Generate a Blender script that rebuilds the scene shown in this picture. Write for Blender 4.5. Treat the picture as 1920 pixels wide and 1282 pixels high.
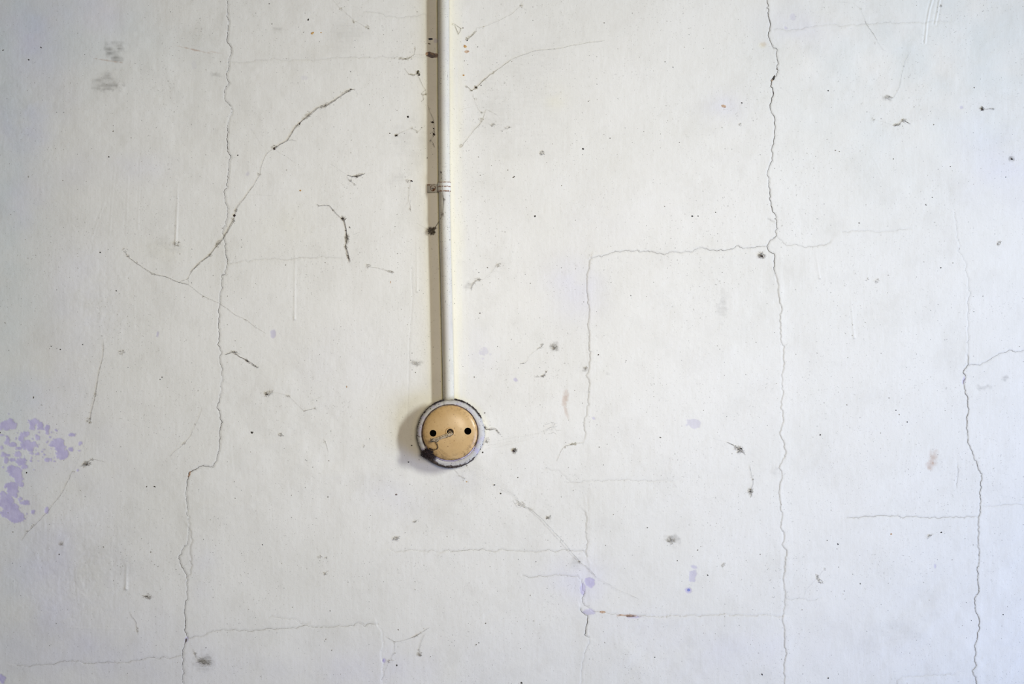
import bpy, bmesh, math, random
import numpy as np
from mathutils import Vector, Matrix

for o in list(bpy.data.objects):
    bpy.data.objects.remove(o, do_unlink=True)
SC = bpy.context.scene
COL = SC.collection

# ------------------------------------------------------------------ camera, world, lights, exposure
S = 0.0005            # metres per photo pixel on the wall
ZC = 1.45             # height of the picture centre above the floor
CAMD = 2400.0         # camera distance from the wall, in the same units (1.2 m)

cam_d = bpy.data.cameras.new('camera')
cam = bpy.data.objects.new('camera', cam_d)
COL.objects.link(cam)
cam.location = (0, -CAMD * S, ZC)
cam.rotation_euler = (math.radians(90), 0, 0)
cam_d.sensor_width = 36.0
cam_d.lens = 36.0 * CAMD / 1920.0
cam_d.clip_start = 0.01
SC.camera = cam

KP, KC = 5.0, (0.964, 1.0, 0.935)
FP, FC = 1.42, (1.0, 0.87, 0.69)
BP, BC = 12.2, (0.381, 0.532, 1.0)
world = bpy.data.worlds.new('world')
SC.world = world
world.use_nodes = True
bgn = world.node_tree.nodes['Background']
bgn.inputs['Color'].default_value = (1.0, 0.88, 0.80, 1)
bgn.inputs['Strength'].default_value = 0.05


def area_light(name, loc, target, sx, sy, power, color, spread=180):
    d = bpy.data.lights.new(name, 'AREA')
    d.shape = 'RECTANGLE'
    d.size, d.size_y, d.energy, d.color = sx, sy, power, color
    d.spread = math.radians(spread)
    o = bpy.data.objects.new(name, d)
    COL.objects.link(o)
    o.location = loc
    o.rotation_euler = (Vector(target) - Vector(loc)).to_track_quat('-Z', 'Y').to_euler()
    return o


# daylight from a tall narrow window to the right of the wall, an added warm fill behind the camera,
# and an added blue fill from low on the right
area_light('window_light', (1.406, -1.203, ZC + 0.42), (-0.46, 0.0, ZC - 0.08), 0.15, 0.5, KP, KC, 76)
area_light('back_fill_light', (0.15, -1.45, ZC + 0.10), (0.0, 0.0, ZC + 0.02), 0.3, 0.3, FP, FC, 74)
area_light('low_blue_fill', (1.5, -0.8, ZC - 0.6), (0.55, 0.0, ZC - 0.2), 0.8, 0.8, BP, BC, 130)

SC.view_settings.view_transform = 'Standard'
SC.view_settings.look = 'None'
SC.view_settings.gamma = 1.0
SC.view_settings.use_curve_mapping = False
SC.view_settings.exposure = 0.0


# ------------------------------------------------------------------ helpers
def W(px, py, d=0.0):
    """point that stands d units in front of the wall and is seen at picture position px, py"""
    f = (CAMD - d) / CAMD
    return Vector(((px - 960) * f * S, -d * S, ZC - (py - 641) * f * S))


def srgb(r, g, b):
    def c(v):
        v /= 255.0
        return v / 12.92 if v <= 0.04045 else ((v + 0.055) / 1.055) ** 2.4
    return (c(r), c(g), c(b), 1.0)


def tag(o, label=None, cat=None, group=None, kind=None):
    if label: o['label'] = label
    if cat: o['category'] = cat
    if group: o['group'] = group
    if kind: o['kind'] = kind
    return o


def link(name, me, mat, parent=None, smooth=True):
    me.materials.clear()
    for m in (mat if isinstance(mat, (list, tuple)) else [mat]):
        me.materials.append(m)
    if smooth:
        me.polygons.foreach_set('use_smooth', [True] * len(me.polygons))
    o = bpy.data.objects.new(name, me)
    COL.objects.link(o)
    if parent is not None:
        o.parent = parent
        o.matrix_parent_inverse = parent.matrix_basis.inverted()
    return o


def empty(name, loc):
    o = bpy.data.objects.new(name, None)
    o.empty_display_size = 0.01
    o.location = loc
    COL.objects.link(o)
    return o


def mesh(name, verts, faces):
    me = bpy.data.meshes.new(name)
    me.from_pydata([tuple(v) for v in verts], [], faces)
    me.update()
    return me


_tab = np.random.RandomState(7).rand(512, 512).astype(np.float32)


def vnoise(x, y, scale, seed=0):
    x = x / scale + 17.3 * seed
    y = y / scale + 31.7 * seed
    xi = np.floor(x).astype(np.int64); yi = np.floor(y).astype(np.int64)
    fx = x - xi; fy = y - yi
    fx = fx * fx * fx * (fx * (fx * 6 - 15) + 10); fy = fy * fy * fy * (fy * (fy * 6 - 15) + 10)
    a = _tab[yi & 511, xi & 511]; b = _tab[yi & 511, (xi + 1) & 511]
    c = _tab[(yi + 1) & 511, xi & 511]; d = _tab[(yi + 1) & 511, (xi + 1) & 511]
    return (a * (1 - fx) + b * fx) * (1 - fy) + (c * (1 - fx) + d * fx) * fy - 0.5


def fbm(x, y, scale, octv=4, seed=0):
    r = 0; amp = 1.0
    for k in range(octv):
        r = r + amp * vnoise(x, y, scale / 2 ** k, seed + k * 3)
        amp *= 0.5
    return r


def sstep(a, b, x):
    t = np.clip((x - a) / (b - a), 0, 1)
    return t * t * (3 - 2 * t)


def jag(pts, amp, rng, minlen=3.0):
    """add small random kinks to a traced line"""
    pts = [tuple(p) for p in pts]
    while True:
        out = [pts[0]]; again = False
        for a, b in zip(pts, pts[1:]):
            L = math.hypot(b[0] - a[0], b[1] - a[1])
            if L > minlen:
                t = rng.uniform(0.35, 0.65); k = rng.gauss(0, amp) * min(L, 15)
                nx, ny = -(b[1] - a[1]) / L, (b[0] - a[0]) / L
                out.append((a[0] + (b[0] - a[0]) * t + nx * k, a[1] + (b[1] - a[1]) * t + ny * k)); again = True
            out.append(b)
        pts = out
        if not again: return pts


# ------------------------------------------------------------------ node materials
def new_mat(name):
    m = bpy.data.materials.new(name)
    m.use_nodes = True
    nt = m.node_tree
    return m, nt, nt.nodes['Principled BSDF']


def nd(nt, typ, **kw):
    n = nt.nodes.new(typ)
    for k, v in kw.items():
        setattr(n, k, v)
    return n


def noise_node(nt, coord, scale, detail=4, rough=0.5, stretch=None):
    src = coord
    if stretch:
        mp = nd(nt, 'ShaderNodeMapping')
        mp.inputs['Scale'].default_value = stretch
        nt.links.new(coord, mp.inputs['Vector']); src = mp.outputs['Vector']
    n = nd(nt, 'ShaderNodeTexNoise')
    n.inputs['Scale'].default_value = scale
    n.inputs['Detail'].default_value = detail
    n.inputs['Roughness'].default_value = rough
    nt.links.new(src, n.inputs['Vector'])
    return n.outputs['Fac']


def ramp(nt, fac, a, b, ca=(0, 0, 0, 1), cb=(1, 1, 1, 1)):
    r = nd(nt, 'ShaderNodeValToRGB')
    r.color_ramp.elements[0].position = a; r.color_ramp.elements[1].position = b
    r.color_ramp.elements[0].color = ca; r.color_ramp.elements[1].color = cb
    nt.links.new(fac, r.inputs['Fac'])
    return r.outputs['Color']


def mix(nt, fac, a, b, blend='MIX'):
    m = nd(nt, 'ShaderNodeMix', data_type='RGBA', blend_type=blend)
    for s, v in ((m.inputs[0], fac), (m.inputs[6], a), (m.inputs[7], b)):
        if isinstance(v, (int, float, tuple)): s.default_value = v
        else: nt.links.new(v, s)
    return m.outputs[2]


def mth(nt, op, a, b):
    m = nd(nt, 'ShaderNodeMath', operation=op)
    for s, v in ((m.inputs[0], a), (m.inputs[1], b)):
        if isinstance(v, (int, float)): s.default_value = v
        else: nt.links.new(v, s)
    return m.outputs[0]


def bump(nt, bsdf, fac, dist, strength=1.0, prev=None):
    b = nd(nt, 'ShaderNodeBump')
    b.inputs['Distance'].default_value = dist
    b.inputs['Strength'].default_value = strength
    nt.links.new(fac, b.inputs['Height'])
    if prev is not None: nt.links.new(prev, b.inputs['Normal'])
    nt.links.new(b.outputs['Normal'], bsdf.inputs['Normal'])
    return b.outputs['Normal']


def dots(nt, coord, scale, rmax, power=3.0, seed=0.0):
    """isolated round dirt dots of varied size; returns 0..1"""
    sp = nd(nt, 'ShaderNodeSeparateXYZ'); nt.links.new(coord, sp.inputs[0])
    cb = nd(nt, 'ShaderNodeCombineXYZ')
    nt.links.new(mth(nt, 'ADD', sp.outputs[0], seed), cb.inputs[0]); nt.links.new(mth(nt, 'ADD', sp.outputs[2], seed * 1.7), cb.inputs[1])
    nz = nd(nt, 'ShaderNodeTexNoise'); nz.inputs['Scale'].default_value = scale * 5; nt.links.new(cb.outputs[0], nz.inputs['Vector'])
    vm = nd(nt, 'ShaderNodeVectorMath', operation='MULTIPLY_ADD')
    nt.links.new(nz.outputs['Color'], vm.inputs[0]); vm.inputs[1].default_value = (.09 / scale,) * 3; nt.links.new(cb.outputs[0], vm.inputs[2])
    v = nd(nt, 'ShaderNodeTexVoronoi', voronoi_dimensions='2D')
    v.inputs['Scale'].default_value = scale
    nt.links.new(vm.outputs[0], v.inputs['Vector'])
    sc = nd(nt, 'ShaderNodeSeparateColor'); nt.links.new(v.outputs['Color'], sc.inputs[0])
    rad = mth(nt, 'MULTIPLY', mth(nt, 'POWER', sc.outputs[0], power), rmax)
    k = mth(nt, 'SUBTRACT', 1.0, mth(nt, 'DIVIDE', v.outputs['Distance'], mth(nt, 'ADD', rad, 0.0001)))
    m = nd(nt, 'ShaderNodeClamp'); nt.links.new(mth(nt, 'MULTIPLY', k, 2.2), m.inputs[0])
    return mth(nt, 'MULTIPLY', m.outputs[0], sc.outputs[1])


def speckled(name, base, speck, scale, lo, hi, rough=0.6, stretch=None, bump_d=0.0001, second=None, spec=0.5):
    m, nt, bs = new_mat(name)
    co = nd(nt, 'ShaderNodeTexCoord').outputs['Object']
    f = ramp(nt, noise_node(nt, co, scale, 3, 0.6, stretch), lo, hi)
    c = mix(nt, f, base, speck)
    if second:
        col2, sc2, lo2, hi2 = second
        c = mix(nt, ramp(nt, noise_node(nt, co, sc2, 4, 0.55), lo2, hi2), c, col2)
    nt.links.new(c, bs.inputs['Base Color'])
    bs.inputs['Roughness'].default_value = rough
    bs.inputs['Specular IOR Level'].default_value = spec
    bump(nt, bs, noise_node(nt, co, 900, 4), bump_d, 0.6)
    return m


# painted plaster: off-white paint over lavender, with marks carried by two mesh attributes
def wall_material():
    m, nt, bs = new_mat('painted_plaster')
    co = nd(nt, 'ShaderNodeTexCoord').outputs['Object']
    a1 = nd(nt, 'ShaderNodeAttribute', attribute_name='marks')
    a2 = nd(nt, 'ShaderNodeAttribute', attribute_name='tints')
    s1 = nd(nt, 'ShaderNodeSeparateColor'); nt.links.new(a1.outputs['Color'], s1.inputs[0])
    s2 = nd(nt, 'ShaderNodeSeparateColor'); nt.links.new(a2.outputs['Color'], s2.inputs[0])
    base = mix(nt, ramp(nt, noise_node(nt, co, 9, 5, 0.6), 0.35, 0.65), WALL_A, WALL_B)
    base = mix(nt, mth(nt, 'MULTIPLY', s2.outputs[0], 1.0), base, srgb(208, 207, 232))       # thin lavender show-through
    base = mix(nt, s2.outputs[1], base, srgb(238, 232, 196))                                   # yellowed paint, and olive tint of the painted pipe-gap shade
    base = mix(nt, s2.outputs[2], base, srgb(202, 216, 219))                                   # pale blue-green bloom
    # fine dirt pores
    pores = ramp(nt, noise_node(nt, co, 620, 2, 0.5), 0.66, 0.76)
    gate = ramp(nt, noise_node(nt, co, 14, 3, 0.6), 0.40, 0.62)
    pf = mth(nt, 'MULTIPLY', mth(nt, 'MULTIPLY', pores, gate), 0.55)
    base = mix(nt, pf, base, srgb(120, 115, 104))
    film = ramp(nt, noise_node(nt, co, 26, 6, 0.68), 0.50, 0.80)
    base = mix(nt, mth(nt, 'MULTIPLY', film, 0.14), base, srgb(150, 144, 128))
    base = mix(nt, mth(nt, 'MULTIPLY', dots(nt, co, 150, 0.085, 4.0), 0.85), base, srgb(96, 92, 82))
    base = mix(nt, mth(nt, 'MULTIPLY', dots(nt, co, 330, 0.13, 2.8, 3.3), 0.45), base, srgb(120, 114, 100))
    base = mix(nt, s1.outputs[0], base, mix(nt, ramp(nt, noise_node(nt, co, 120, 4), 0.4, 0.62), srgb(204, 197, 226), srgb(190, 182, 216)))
    base = mix(nt, s1.outputs[1], base, srgb(96, 92, 84))                                      # grey dirt, and contact shade painted beside the pipe
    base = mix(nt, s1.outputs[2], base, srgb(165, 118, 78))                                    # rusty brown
    nt.links.new(base, bs.inputs['Base Color'])
    bs.inputs['Roughness'].default_value = 0.62
    bs.inputs['Specular IOR Level'].default_value = 0.25
    n1 = bump(nt, bs, noise_node(nt, co, 210, 5, 0.62), 0.00042, 0.55)
    n2 = bump(nt, bs, noise_node(nt, co, 60, 3, 0.6, (9, 1, 1)), 0.00012, 0.45, n1)
    bump(nt, bs, noise_node(nt, co, 1100, 2, 0.5), 0.00005, 0.6, n2)
    return m


WALL_A = srgb(226, 224, 216)
WALL_B = srgb(231, 229, 222)
M_WALL = wall_material()
M_CRACK = speckled('crack_dark', srgb(104, 96, 84), srgb(56, 48, 42), 300, 0.4, 0.6, 0.95)
M_SPECK = speckled('fly_dirt', srgb(52, 46, 38), srgb(22, 20, 18), 900, 0.4, 0.6, 0.8)
M_SPECK2 = speckled('grey_dirt', srgb(140, 134, 120), srgb(96, 88, 74), 900, 0.4, 0.6, 0.9)
M_WEB = speckled('dusty_silk', srgb(158, 152, 138), srgb(108, 100, 84), 500, 0.42, 0.6, 0.9)
M_WEBP = speckled('pale_silk', srgb(188, 184, 174), srgb(150, 144, 130), 500, 0.42, 0.6, 0.9)
M_WEBY = speckled('yellowed_silk', srgb(164, 154, 116), srgb(108, 98, 66), 500, 0.42, 0.6, 0.9)
M_CLUMP = speckled('dirt_fluff', srgb(118, 108, 92), srgb(58, 50, 42), 700, 0.38, 0.6, 0.95)
M_BLACK = speckled('sooty_fluff', srgb(58, 40, 38), srgb(18, 12, 14), 700, 0.38, 0.6, 0.95)
M_RUSTCHIP = speckled('bare_brown_plaster', srgb(150, 128, 112), srgb(104, 94, 94), 260, 0.42, 0.55, 0.9)
M_TAN = speckled('tan_undercoat', srgb(204, 178, 152), srgb(160, 124, 98), 500, 0.42, 0.62, 0.8)
M_ORANGE = speckled('orange_stain', srgb(206, 168, 108), srgb(164, 118, 66), 600, 0.42, 0.6, 0.8)
M_INK = speckled('dark_blue_chip', srgb(36, 38, 58), srgb(16, 16, 26), 600, 0.42, 0.6, 0.8)
M_BLUE = speckled('blue_undercoat', srgb(140, 150, 205), srgb(98, 108, 178), 600, 0.42, 0.6, 0.8)
M_LILAC = speckled('lilac_undercoat', srgb(190, 182, 216), srgb(172, 164, 206), 300, 0.42, 0.6, 0.8)

# ------------------------------------------------------------------ traced cracks: points, width, shows dark, lip (raised side), lip height
CR = {}
CR['left'] = ([(425,-60),(425,0),(426,13),(425,30),(429,42),(426,60),(426,79),(430,84),(431,106),(430,124),(426,134),(425,146),(430,155),(423,166),(420,183),(424,191),(433,201),(435,208),(429,221),(428,248),(425,260),(427,268),(429,288),(433,295),(430,302),(429,322),(424,345),(421,356),(421,376),(427,399),(422,416),(419,430),(420,443),(422,464),(426,495),(422,514),(415,518),(416,537),(412,551),(412,564),(412,591),(409,614),(409,648),(412,668),(417,692),(414,718),(414,735),(411,752),(407,765),(412,770),(413,786),(414,799),(412,833),(411,841),(404,866),(400,874),(384,874),(363,881),(354,886),(351,900),(349,922),(349,936),(352,954),(350,961),(355,982),(352,1009),(350,1022),(341,1032),(335,1047),(341,1063),(350,1077),(350,1109),(352,1122),(347,1136),(347,1154),(346,1181),(351,1195),(347,1204),(343,1222),(344,1282),(343,1340)], 1.0, 1.0, 1, 0.7)
CR['mid'] = ([(1437,-60),(1438,0),(1440,23),(1444,42),(1441,61),(1443,75),(1450,90),(1457,92),(1457,108),(1457,126),(1456,138),(1451,146),(1445,161),(1450,178),(1446,192),(1446,211),(1453,226),(1451,262),(1446,281),(1446,304),(1439,325),(1444,356),(1446,386),(1454,402),(1456,420),(1454,435),(1456,442),(1438,461),(1440,468),(1451,475),(1452,496),(1454,516)], 1.15, 1.0, 1, 0.8)
CR['mid_lower'] = ([(1454,516),(1458,524),(1461,557),(1462,568),(1463,598),(1463,635),(1470,648),(1471,682),(1467,715),(1469,735),(1464,765),(1468,776),(1463,816),(1469,826),(1472,856),(1461,878),(1466,890),(1461,919),(1462,932),(1467,965),(1466,1021),(1475,1034),(1472,1071),(1470,1094),(1472,1117),(1470,1150),(1471,1189),(1472,1239),(1472,1290)], 0.4, 0.6, -1, 1.0)
CR['right'] = ([(1814,665),(1814,685),(1806,698),(1811,708),(1807,718),(1811,732),(1814,752),(1815,776),(1813,796),(1815,826),(1819,839),(1826,859),(1835,880),(1841,888),(1838,909),(1837,926),(1839,937),(1837,965),(1835,979),(1834,1008),(1835,1058),(1834,1077),(1836,1104),(1828,1120),(1829,1146),(1837,1165),(1832,1196),(1830,1222),(1827,1232),(1828,1252),(1823,1257),(1830,1270),(1831,1282),(1832,1340)], 0.95, 0.9, -1, 0.5)
CR['right_upper'] = ([(1790,400),(1796,470),(1811,494),(1816,531),(1814,591),(1817,631),(1814,665)], 0.3, 0.5, 1, 0.4)
CR['right_branch'] = ([(1814,685),(1843,680),(1858,673),(1873,663),(1893,656),(1910,659),(1920,657),(1980,655)], 0.6, 0.7, -1, 0.5)
CR['right_row'] = ([(1588,971),(1614,969),(1651,966),(1670,968),(1690,970),(1730,970),(1769,969),(1789,970),(1822,969),(1833,970)], 0.6, 0.8, 1, 0.5)
CR['patch_top'] = ([(1108,484),(1121,480),(1148,474),(1191,470),(1218,472),(1272,473),(1309,465),(1339,469),(1393,466),(1440,462)], 0.6, 0.8, -1, 0.7)
CR['patch_left'] = ([(1108,484),(1104,497),(1100,527),(1104,571),(1104,648),(1106,668),(1103,698),(1104,715),(1102,749),(1095,799),(1096,822)], 0.42, 0.5, -1, 0.7)
CR['patch_left_low'] = ([(1097,960),(1099,1000),(1100,1043)], 0.3, 0.4, -1, 0.7)
CR['patch_bottom'] = ([(1105,1143),(1120,1146),(1134,1146),(1144,1151),(1171,1154),(1204,1154),(1240,1157),(1279,1155),(1319,1153),(1342,1152),(1381,1152),(1431,1152),(1468,1155)], 0.45, 0.6, 1, 1.2)
CR['low_mid'] = ([(1090,1087),(1092,1100),(1097,1112),(1091,1122),(1092,1128),(1105,1141)], 0.7, 0.8, 1, 0.6)
CR['low_mid_down'] = ([(1088,1140),(1095,1150),(1102,1154),(1101,1169),(1098,1184),(1099,1192),(1104,1195)], 1.2, 1.0, 1, 0.6)
CR['low_mid_foot'] = ([(1104,1195),(1105,1207),(1098,1222),(1092,1245),(1090,1262),(1089,1282),(1088,1330)], 0.4, 0.6, 1, 0.6)
CR['row_1080'] = ([(980,1079),(1022,1081),(1059,1078),(1083,1080),(1090,1087)], 0.5, 0.6, 1, 0.5)
CR['row_1032'] = ([(829,1034),(859,1033),(895,1031),(921,1033),(959,1032),(993,1033),(1022,1032),(1052,1031),(1092,1032),(1100,1043)], 0.5, 0.6, 1, 0.5)
CR['row_1030_left'] = ([(730,1030),(770,1030),(793,1033),(829,1036)], 0.35, 0.5, 1, 0.6)
CR['row_1180'] = ([(351,1196),(372,1193),(395,1185),(427,1182),(477,1181),(529,1178),(589,1176),(638,1174),(664,1172),(691,1169),(707,1171)], 0.55, 0.7, 1, 0.5)
CR['row_1160'] = ([(503,1159),(520,1157),(540,1161),(560,1166),(580,1168)], 0.25, 0.5, 1, 0.3)
CR['low_left_down'] = ([(707,1171),(715,1183),(717,1202),(715,1222),(717,1239),(716,1282),(715,1340)], 0.22, 0.3, 1, 0.9)
CR['row_1245'] = ([(27,1246),(60,1247),(100,1246),(114,1240),(150,1239),(157,1244),(204,1241),(259,1238),(277,1232),(295,1235),(327,1232),(343,1227)], 0.5, 0.7, 1, 0.8)
CR['flake_left'] = ([(355,991),(359,1018),(356,1036),(360,1059),(357,1076),(350,1082)], 0.2, 0.3, -1, 0.7)
CR['mid_right_branch'] = ([(1457,445),(1474,460),(1504,462),(1524,463),(1544,460),(1557,453)], 0.45, 0.6, 1, 0.4)
CR['mid_tick'] = ([(1439,410),(1446,414),(1452,416)], 0.7, 0.8, 1, 0.2)
CR['row_435'] = ([(1578,435),(1620,433),(1660,434),(1708,430)], 0.28, 0.5, 1, 0.3)
CR['left_row_490'] = ([(426,495),(436,492),(468,490),(500,486),(540,487),(580,484),(640,484)], 0.28, 0.5, 1, 0.3)
CR['top_row_117'] = ([(431,115),(470,117),(500,113),(560,112),(640,108),(720,107),(800,105)], 0.2, 0.4, 1, 0.3)
CR['top_row_30'] = ([(680,22),(720,28),(760,31),(800,30)], 0.25, 0.5, 1, 0.2)
CR['foot_right'] = ([(1680,1290),(1681,1276),(1692,1268),(1726,1268),(1740,1266),(1790,1264)], 0.3, 0.5, 1, 0.4)
CR['right_row_943'] = ([(1842,949),(1880,946),(1930,942)], 0.25, 0.4, 1, 0.3)
CR['col_770'] = ([(772,500),(774,560),(768,640),(766,720),(764,800)], 0.18, 0.3, 1, 0.3)
CR['col_1800_880'] = ([(1795,870),(1796,895),(1794,915)], 0.35, 0.5, 1, 0.2)
CR['row_1265'] = ([(1470,1121),(1510,1123),(1540,1121)], 0.2, 0.4, 1, 0.2)
CR['row_905'] = ([(1060,903),(1100,902),(1150,900),(1210,900),(1260,903)], 0.25, 0.4, 1, 0.3)
CR['row_880'] = ([(1015,879),(1045,881),(1058,892),(1068,902)], 0.25, 0.4, 1, 0.3)
CR['top_right_row'] = ([(1450,54),(1520,50),(1600,45),(1700,42),(1780,41)], 0.2, 0.4, 1, 0.3)

rng = random.Random(11)
JC = {}
for k, (pts, w, dk, side, lip) in CR.items():
    JC[k] = jag(pts, 0.10 if k not in ('col_770',) else 0.02, rng, 2.6)

# ------------------------------------------------------------------ wall_back height and mark fields
STEP = 1.5
fx_ = np.arange(-60, 1980.1, STEP); fz_ = np.arange(-60, 1342.1, STEP)
XL = np.concatenate([np.linspace(-3800, -80, 36), fx_, np.linspace(2000, 5700, 36)])
YL = np.concatenate([np.linspace(-2000, -80, 20), fz_, np.linspace(1365, 3541, 22)])
GX, GY = np.meshgrid(XL, YL)
H = np.zeros_like(GX)                      # towards the viewer, picture units
PEEL = np.zeros_like(GX); DIRT_SHADE = np.zeros_like(GX); RUST = np.zeros_like(GX)
LAV = np.zeros_like(GX); YEL = np.zeros_like(GX); BLO = np.zeros_like(GX)
inside = sstep(-60, -30, GX) * (1 - sstep(1950, 1980, GX)) * sstep(-60, -30, GY) * (1 - sstep(1312, 1342, GY))

H += 2.6 * fbm(GX, GY, 260, 3, 1) + 0.7 * fbm(GX, GY, 46, 3, 2) * (0.6 + 0.8 * sstep(-0.1, 0.35, fbm(GX, GY, 330, 2, 5)))
H += 0.06 * fbm(GX * 5.0, GY * 0.6, 24, 3, 9)          # brush strokes
# rougher blistered paint low on the left
rough_l = np.exp(-(((GX - 130) / 130) ** 2 + ((GY - 1080) / 130) ** 2)) + 0.8 * np.exp(-(((GX - 190) / 80) ** 2 + ((GY - 560) / 90) ** 2)) + .5 * np.exp(-(((GX - 30) / 120) ** 2 + ((GY - 200) / 160) ** 2))
H += rough_l * 0.65 * np.abs(fbm(GX, GY, 14, 3, 21))
H += 0.1 * rough_l * fbm(GX, GY, 5, 2, 23)


def window(x0, y0, x1, y1, pad):
    i0 = np.searchsorted(XL, x0 - pad); i1 = np.searchsorted(XL, x1 + pad)
    j0 = np.searchsorted(YL, y0 - pad); j1 = np.searchsorted(YL, y1 + pad)
    return slice(j0, j1), slice(i0, i1)


def line_dist(pts, pad):
    """signed distance to a polyline on the grid; returns arrays over the whole grid window"""
    xs = [p[0] for p in pts]; ys = [p[1] for p in pts]
    wj, wi = window(min(xs), min(ys), max(xs), max(ys), pad)
    X = GX[wj, wi]; Y = GY[wj, wi]
    best = np.full(X.shape, 1e9); sg = np.zeros(X.shape)
    for (ax, ay), (bx, by) in zip(pts, pts[1:]):
        sj, si = window(min(ax, bx), min(ay, by), max(ax, bx), max(ay, by), pad)
        sj = slice(max(sj.start, wj.start) - wj.start, min(sj.stop, wj.stop) - wj.start)
        si = slice(max(si.start, wi.start) - wi.start, min(si.stop, wi.stop) - wi.start)
        x = X[sj, si]; y = Y[sj, si]
        if x.size == 0: continue
        dx, dy = bx - ax, by - ay; L2 = dx * dx + dy * dy + 1e-9
        t = np.clip(((x - ax) * dx + (y - ay) * dy) / L2, 0, 1)
        d = np.hypot(x - ax - t * dx, y - ay - t * dy)
        s = np.sign(dx * (y - ay) - dy * (x - ax))
        b = best[sj, si]; g = sg[sj, si]
        mk = d < b
        b[mk] = d[mk]; g[mk] = s[mk]
    return (wj, wi), best, sg


for k, (pts, w, dk, side, lip) in CR.items():
    win, d, s = line_dist(JC[k], 32)
    m = (s * side > 0)
    fall = np.exp(-(d / 13.0) ** 2)
    nz = 0.55 + 0.9 * (0.5 + vnoise(GX[win], GY[win], 40, 77))
    H[win] += np.where(m, 1.0, 0.0) * fall * lip * nz * 0.5
    H[win] -= (0.22 + 0.3 * w) * np.exp(-(d / 1.3) ** 2)
    DIRT_SHADE[win] = np.maximum(DIRT_SHADE[win], 0.22 * w * np.exp(-(d / 2.0) ** 2))

# trowelled patch inside the rectangle and scoops beside the cracks
H += 0.3 * sstep(1099, 1108, GX) * (1 - sstep(1464, 1470, GX)) * sstep(472, 478, GY) * (1 - sstep(1151, 1156, GY))


def drip(x0, y0, x1, y1, w, h, bead=0.6):
    win, d, s = line_dist([(x0, y0), (x1, y1)], 14)
    t = np.clip((GY[win] - y0) / (y1 - y0), 0, 1)
    H[win] += h * (0.25 + 0.75 * t) * np.exp(-(d / w) ** 2)
    j = np.exp(-(((GX[win] - x1) / (w * 1.5)) ** 2 + ((GY[win] - y1) / 3.5) ** 2))
    H[win] += bead * h * j
    k_ = np.exp(-(((GX[win] - x1) / (w * 1.6)) ** 2 + ((GY[win] - y1 - 2.5) / 1.2) ** 2))
    DIRT_SHADE[win] = np.maximum(DIRT_SHADE[win], 0.3 * k_)


drip(333, 345, 329, 455, 1.9, 0.75, 1.0)
drip(553, 470, 552, 597, 1.5, 0.5, 0.8)
drip(237, 1058, 236, 1103, 2.4, 0.8, 0.5)
drip(781, 440, 782, 545, 1.3, 0.4)
drip(1529, 470, 1537, 520, 1.5, 0.3)
drip(1596, 560, 1602, 632, 1.4, 0.4)
for arc in ([(1755,-60),(1750,-5),(1744,15),(1738,45),(1735,80)], [(1764,-10),(1759,20),(1754,45)], [(1640,300),(1655,330)],
            [(1096,930),(1098,975),(1100,1015)], [(1098,935),(1103,1000)], [(680,730),(700,690)], [(700,760),(730,690)],
            [(215,310),(205,440)], [(240,330),(236,440)], [(262,300),(258,430)], [(195,380),(170,450)],
            [(1075,540),(1077,570)], [(140,1058),(146,1130)], [(110,1176),(240,1180)]):
    win, d, s = line_dist(jag(arc, 0.01, rng, 20), 10)
    H[win] += (0.5 if arc[0][0] > 1700 else 0.09) * (np.exp(-(d / 1.6) ** 2) - 0.7 * np.exp(-((d - 3.0) / 1.6) ** 2))


def blob(cx, cy, rx, ry, seed, soft=1.2, rough=0.45, rot=0.0):
    pad = max(rx, ry) * 1.6
    win = window(cx, cy, cx, cy, pad)
    x = GX[win] - cx; y = GY[win] - cy
    c, s = math.cos(rot), math.sin(rot)
    u = (x * c + y * s) / rx; v = (-x * s + y * c) / ry
    r = np.hypot(u, v) + rough * fbm(GX[win], GY[win], max(6, min(rx, ry) * 1.1), 4, seed)
    e = soft / min(rx, ry)
    return win, 1 - sstep(1 - e, 1 + e, r)


# lavender undercoat laid bare, in one ragged field and in single patches
cl = 0
PATCHES = [(15,797,12,10),(27,798,5,5),(58,794,6,6),(66,790,9,5),(75,797,5,9),(60,801,6,5),(88,803,4,5),(133,814,6,3),(88,812,3,2.5),(45,815,8,6),(40,822,5,8),(70,822,5,4),(52,835,13,8),(60,833,8,5),(56,842,6,5),
           (12,827,5,6),(22,834,8,4),(113,838,11,14),(116,852,10,9),(104,832,6,7),(124,848,5,8),(131,842,6,4),(98,832,5,5),(108,826,8,4),(151,831,4,3),(3,838,3,4),(8,853,7,4),(34,852,7,7),(40,865,10,8),(12,863,6,5),(20,862,6,3),(70,850,3,3),(60,850,3,3),
           (88,862,4,3),(95,862,1.5,2.5),(101,865,2,1.5),(28,885,12,10),(34,898,7,12),(40,908,4,5),(12,909,6,5),(24,918,10,10),(28,928,5,4),(6,930,7,7),(14,945,14,18),(20,963,16,10),(36,972,10,5),(28,950,6,6),(38,935,4,4),(46,942,8,4),(53,945,4,2),
           (61,960,4,4),(87,956,3,6),(2,816,6,2),(12,818,3,2),(103,806,2,1.5),(36,840,6,3),(148,845,3,1.5),(4,1276,6,8),(1,795,2,3),(40,965,8,8),(30,975,14,4),(46,875,6,5),(18,878,5,4)]
rp = random.Random(19)
for k in range(70):
    q = rp.uniform(.7, 2.6)
    PATCHES.append((abs(rp.gauss(60, 38)), rp.gauss(835, 26), q, q * rp.uniform(.6, 1.2)))
for (cx, cy, rx, ry) in PATCHES:
    win, b = blob(cx, cy, rx * 1.04, ry * 1.04, 31, 0.8, 0.85)
    PEEL[win] = np.maximum(PEEL[win], b * 0.95)
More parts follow.
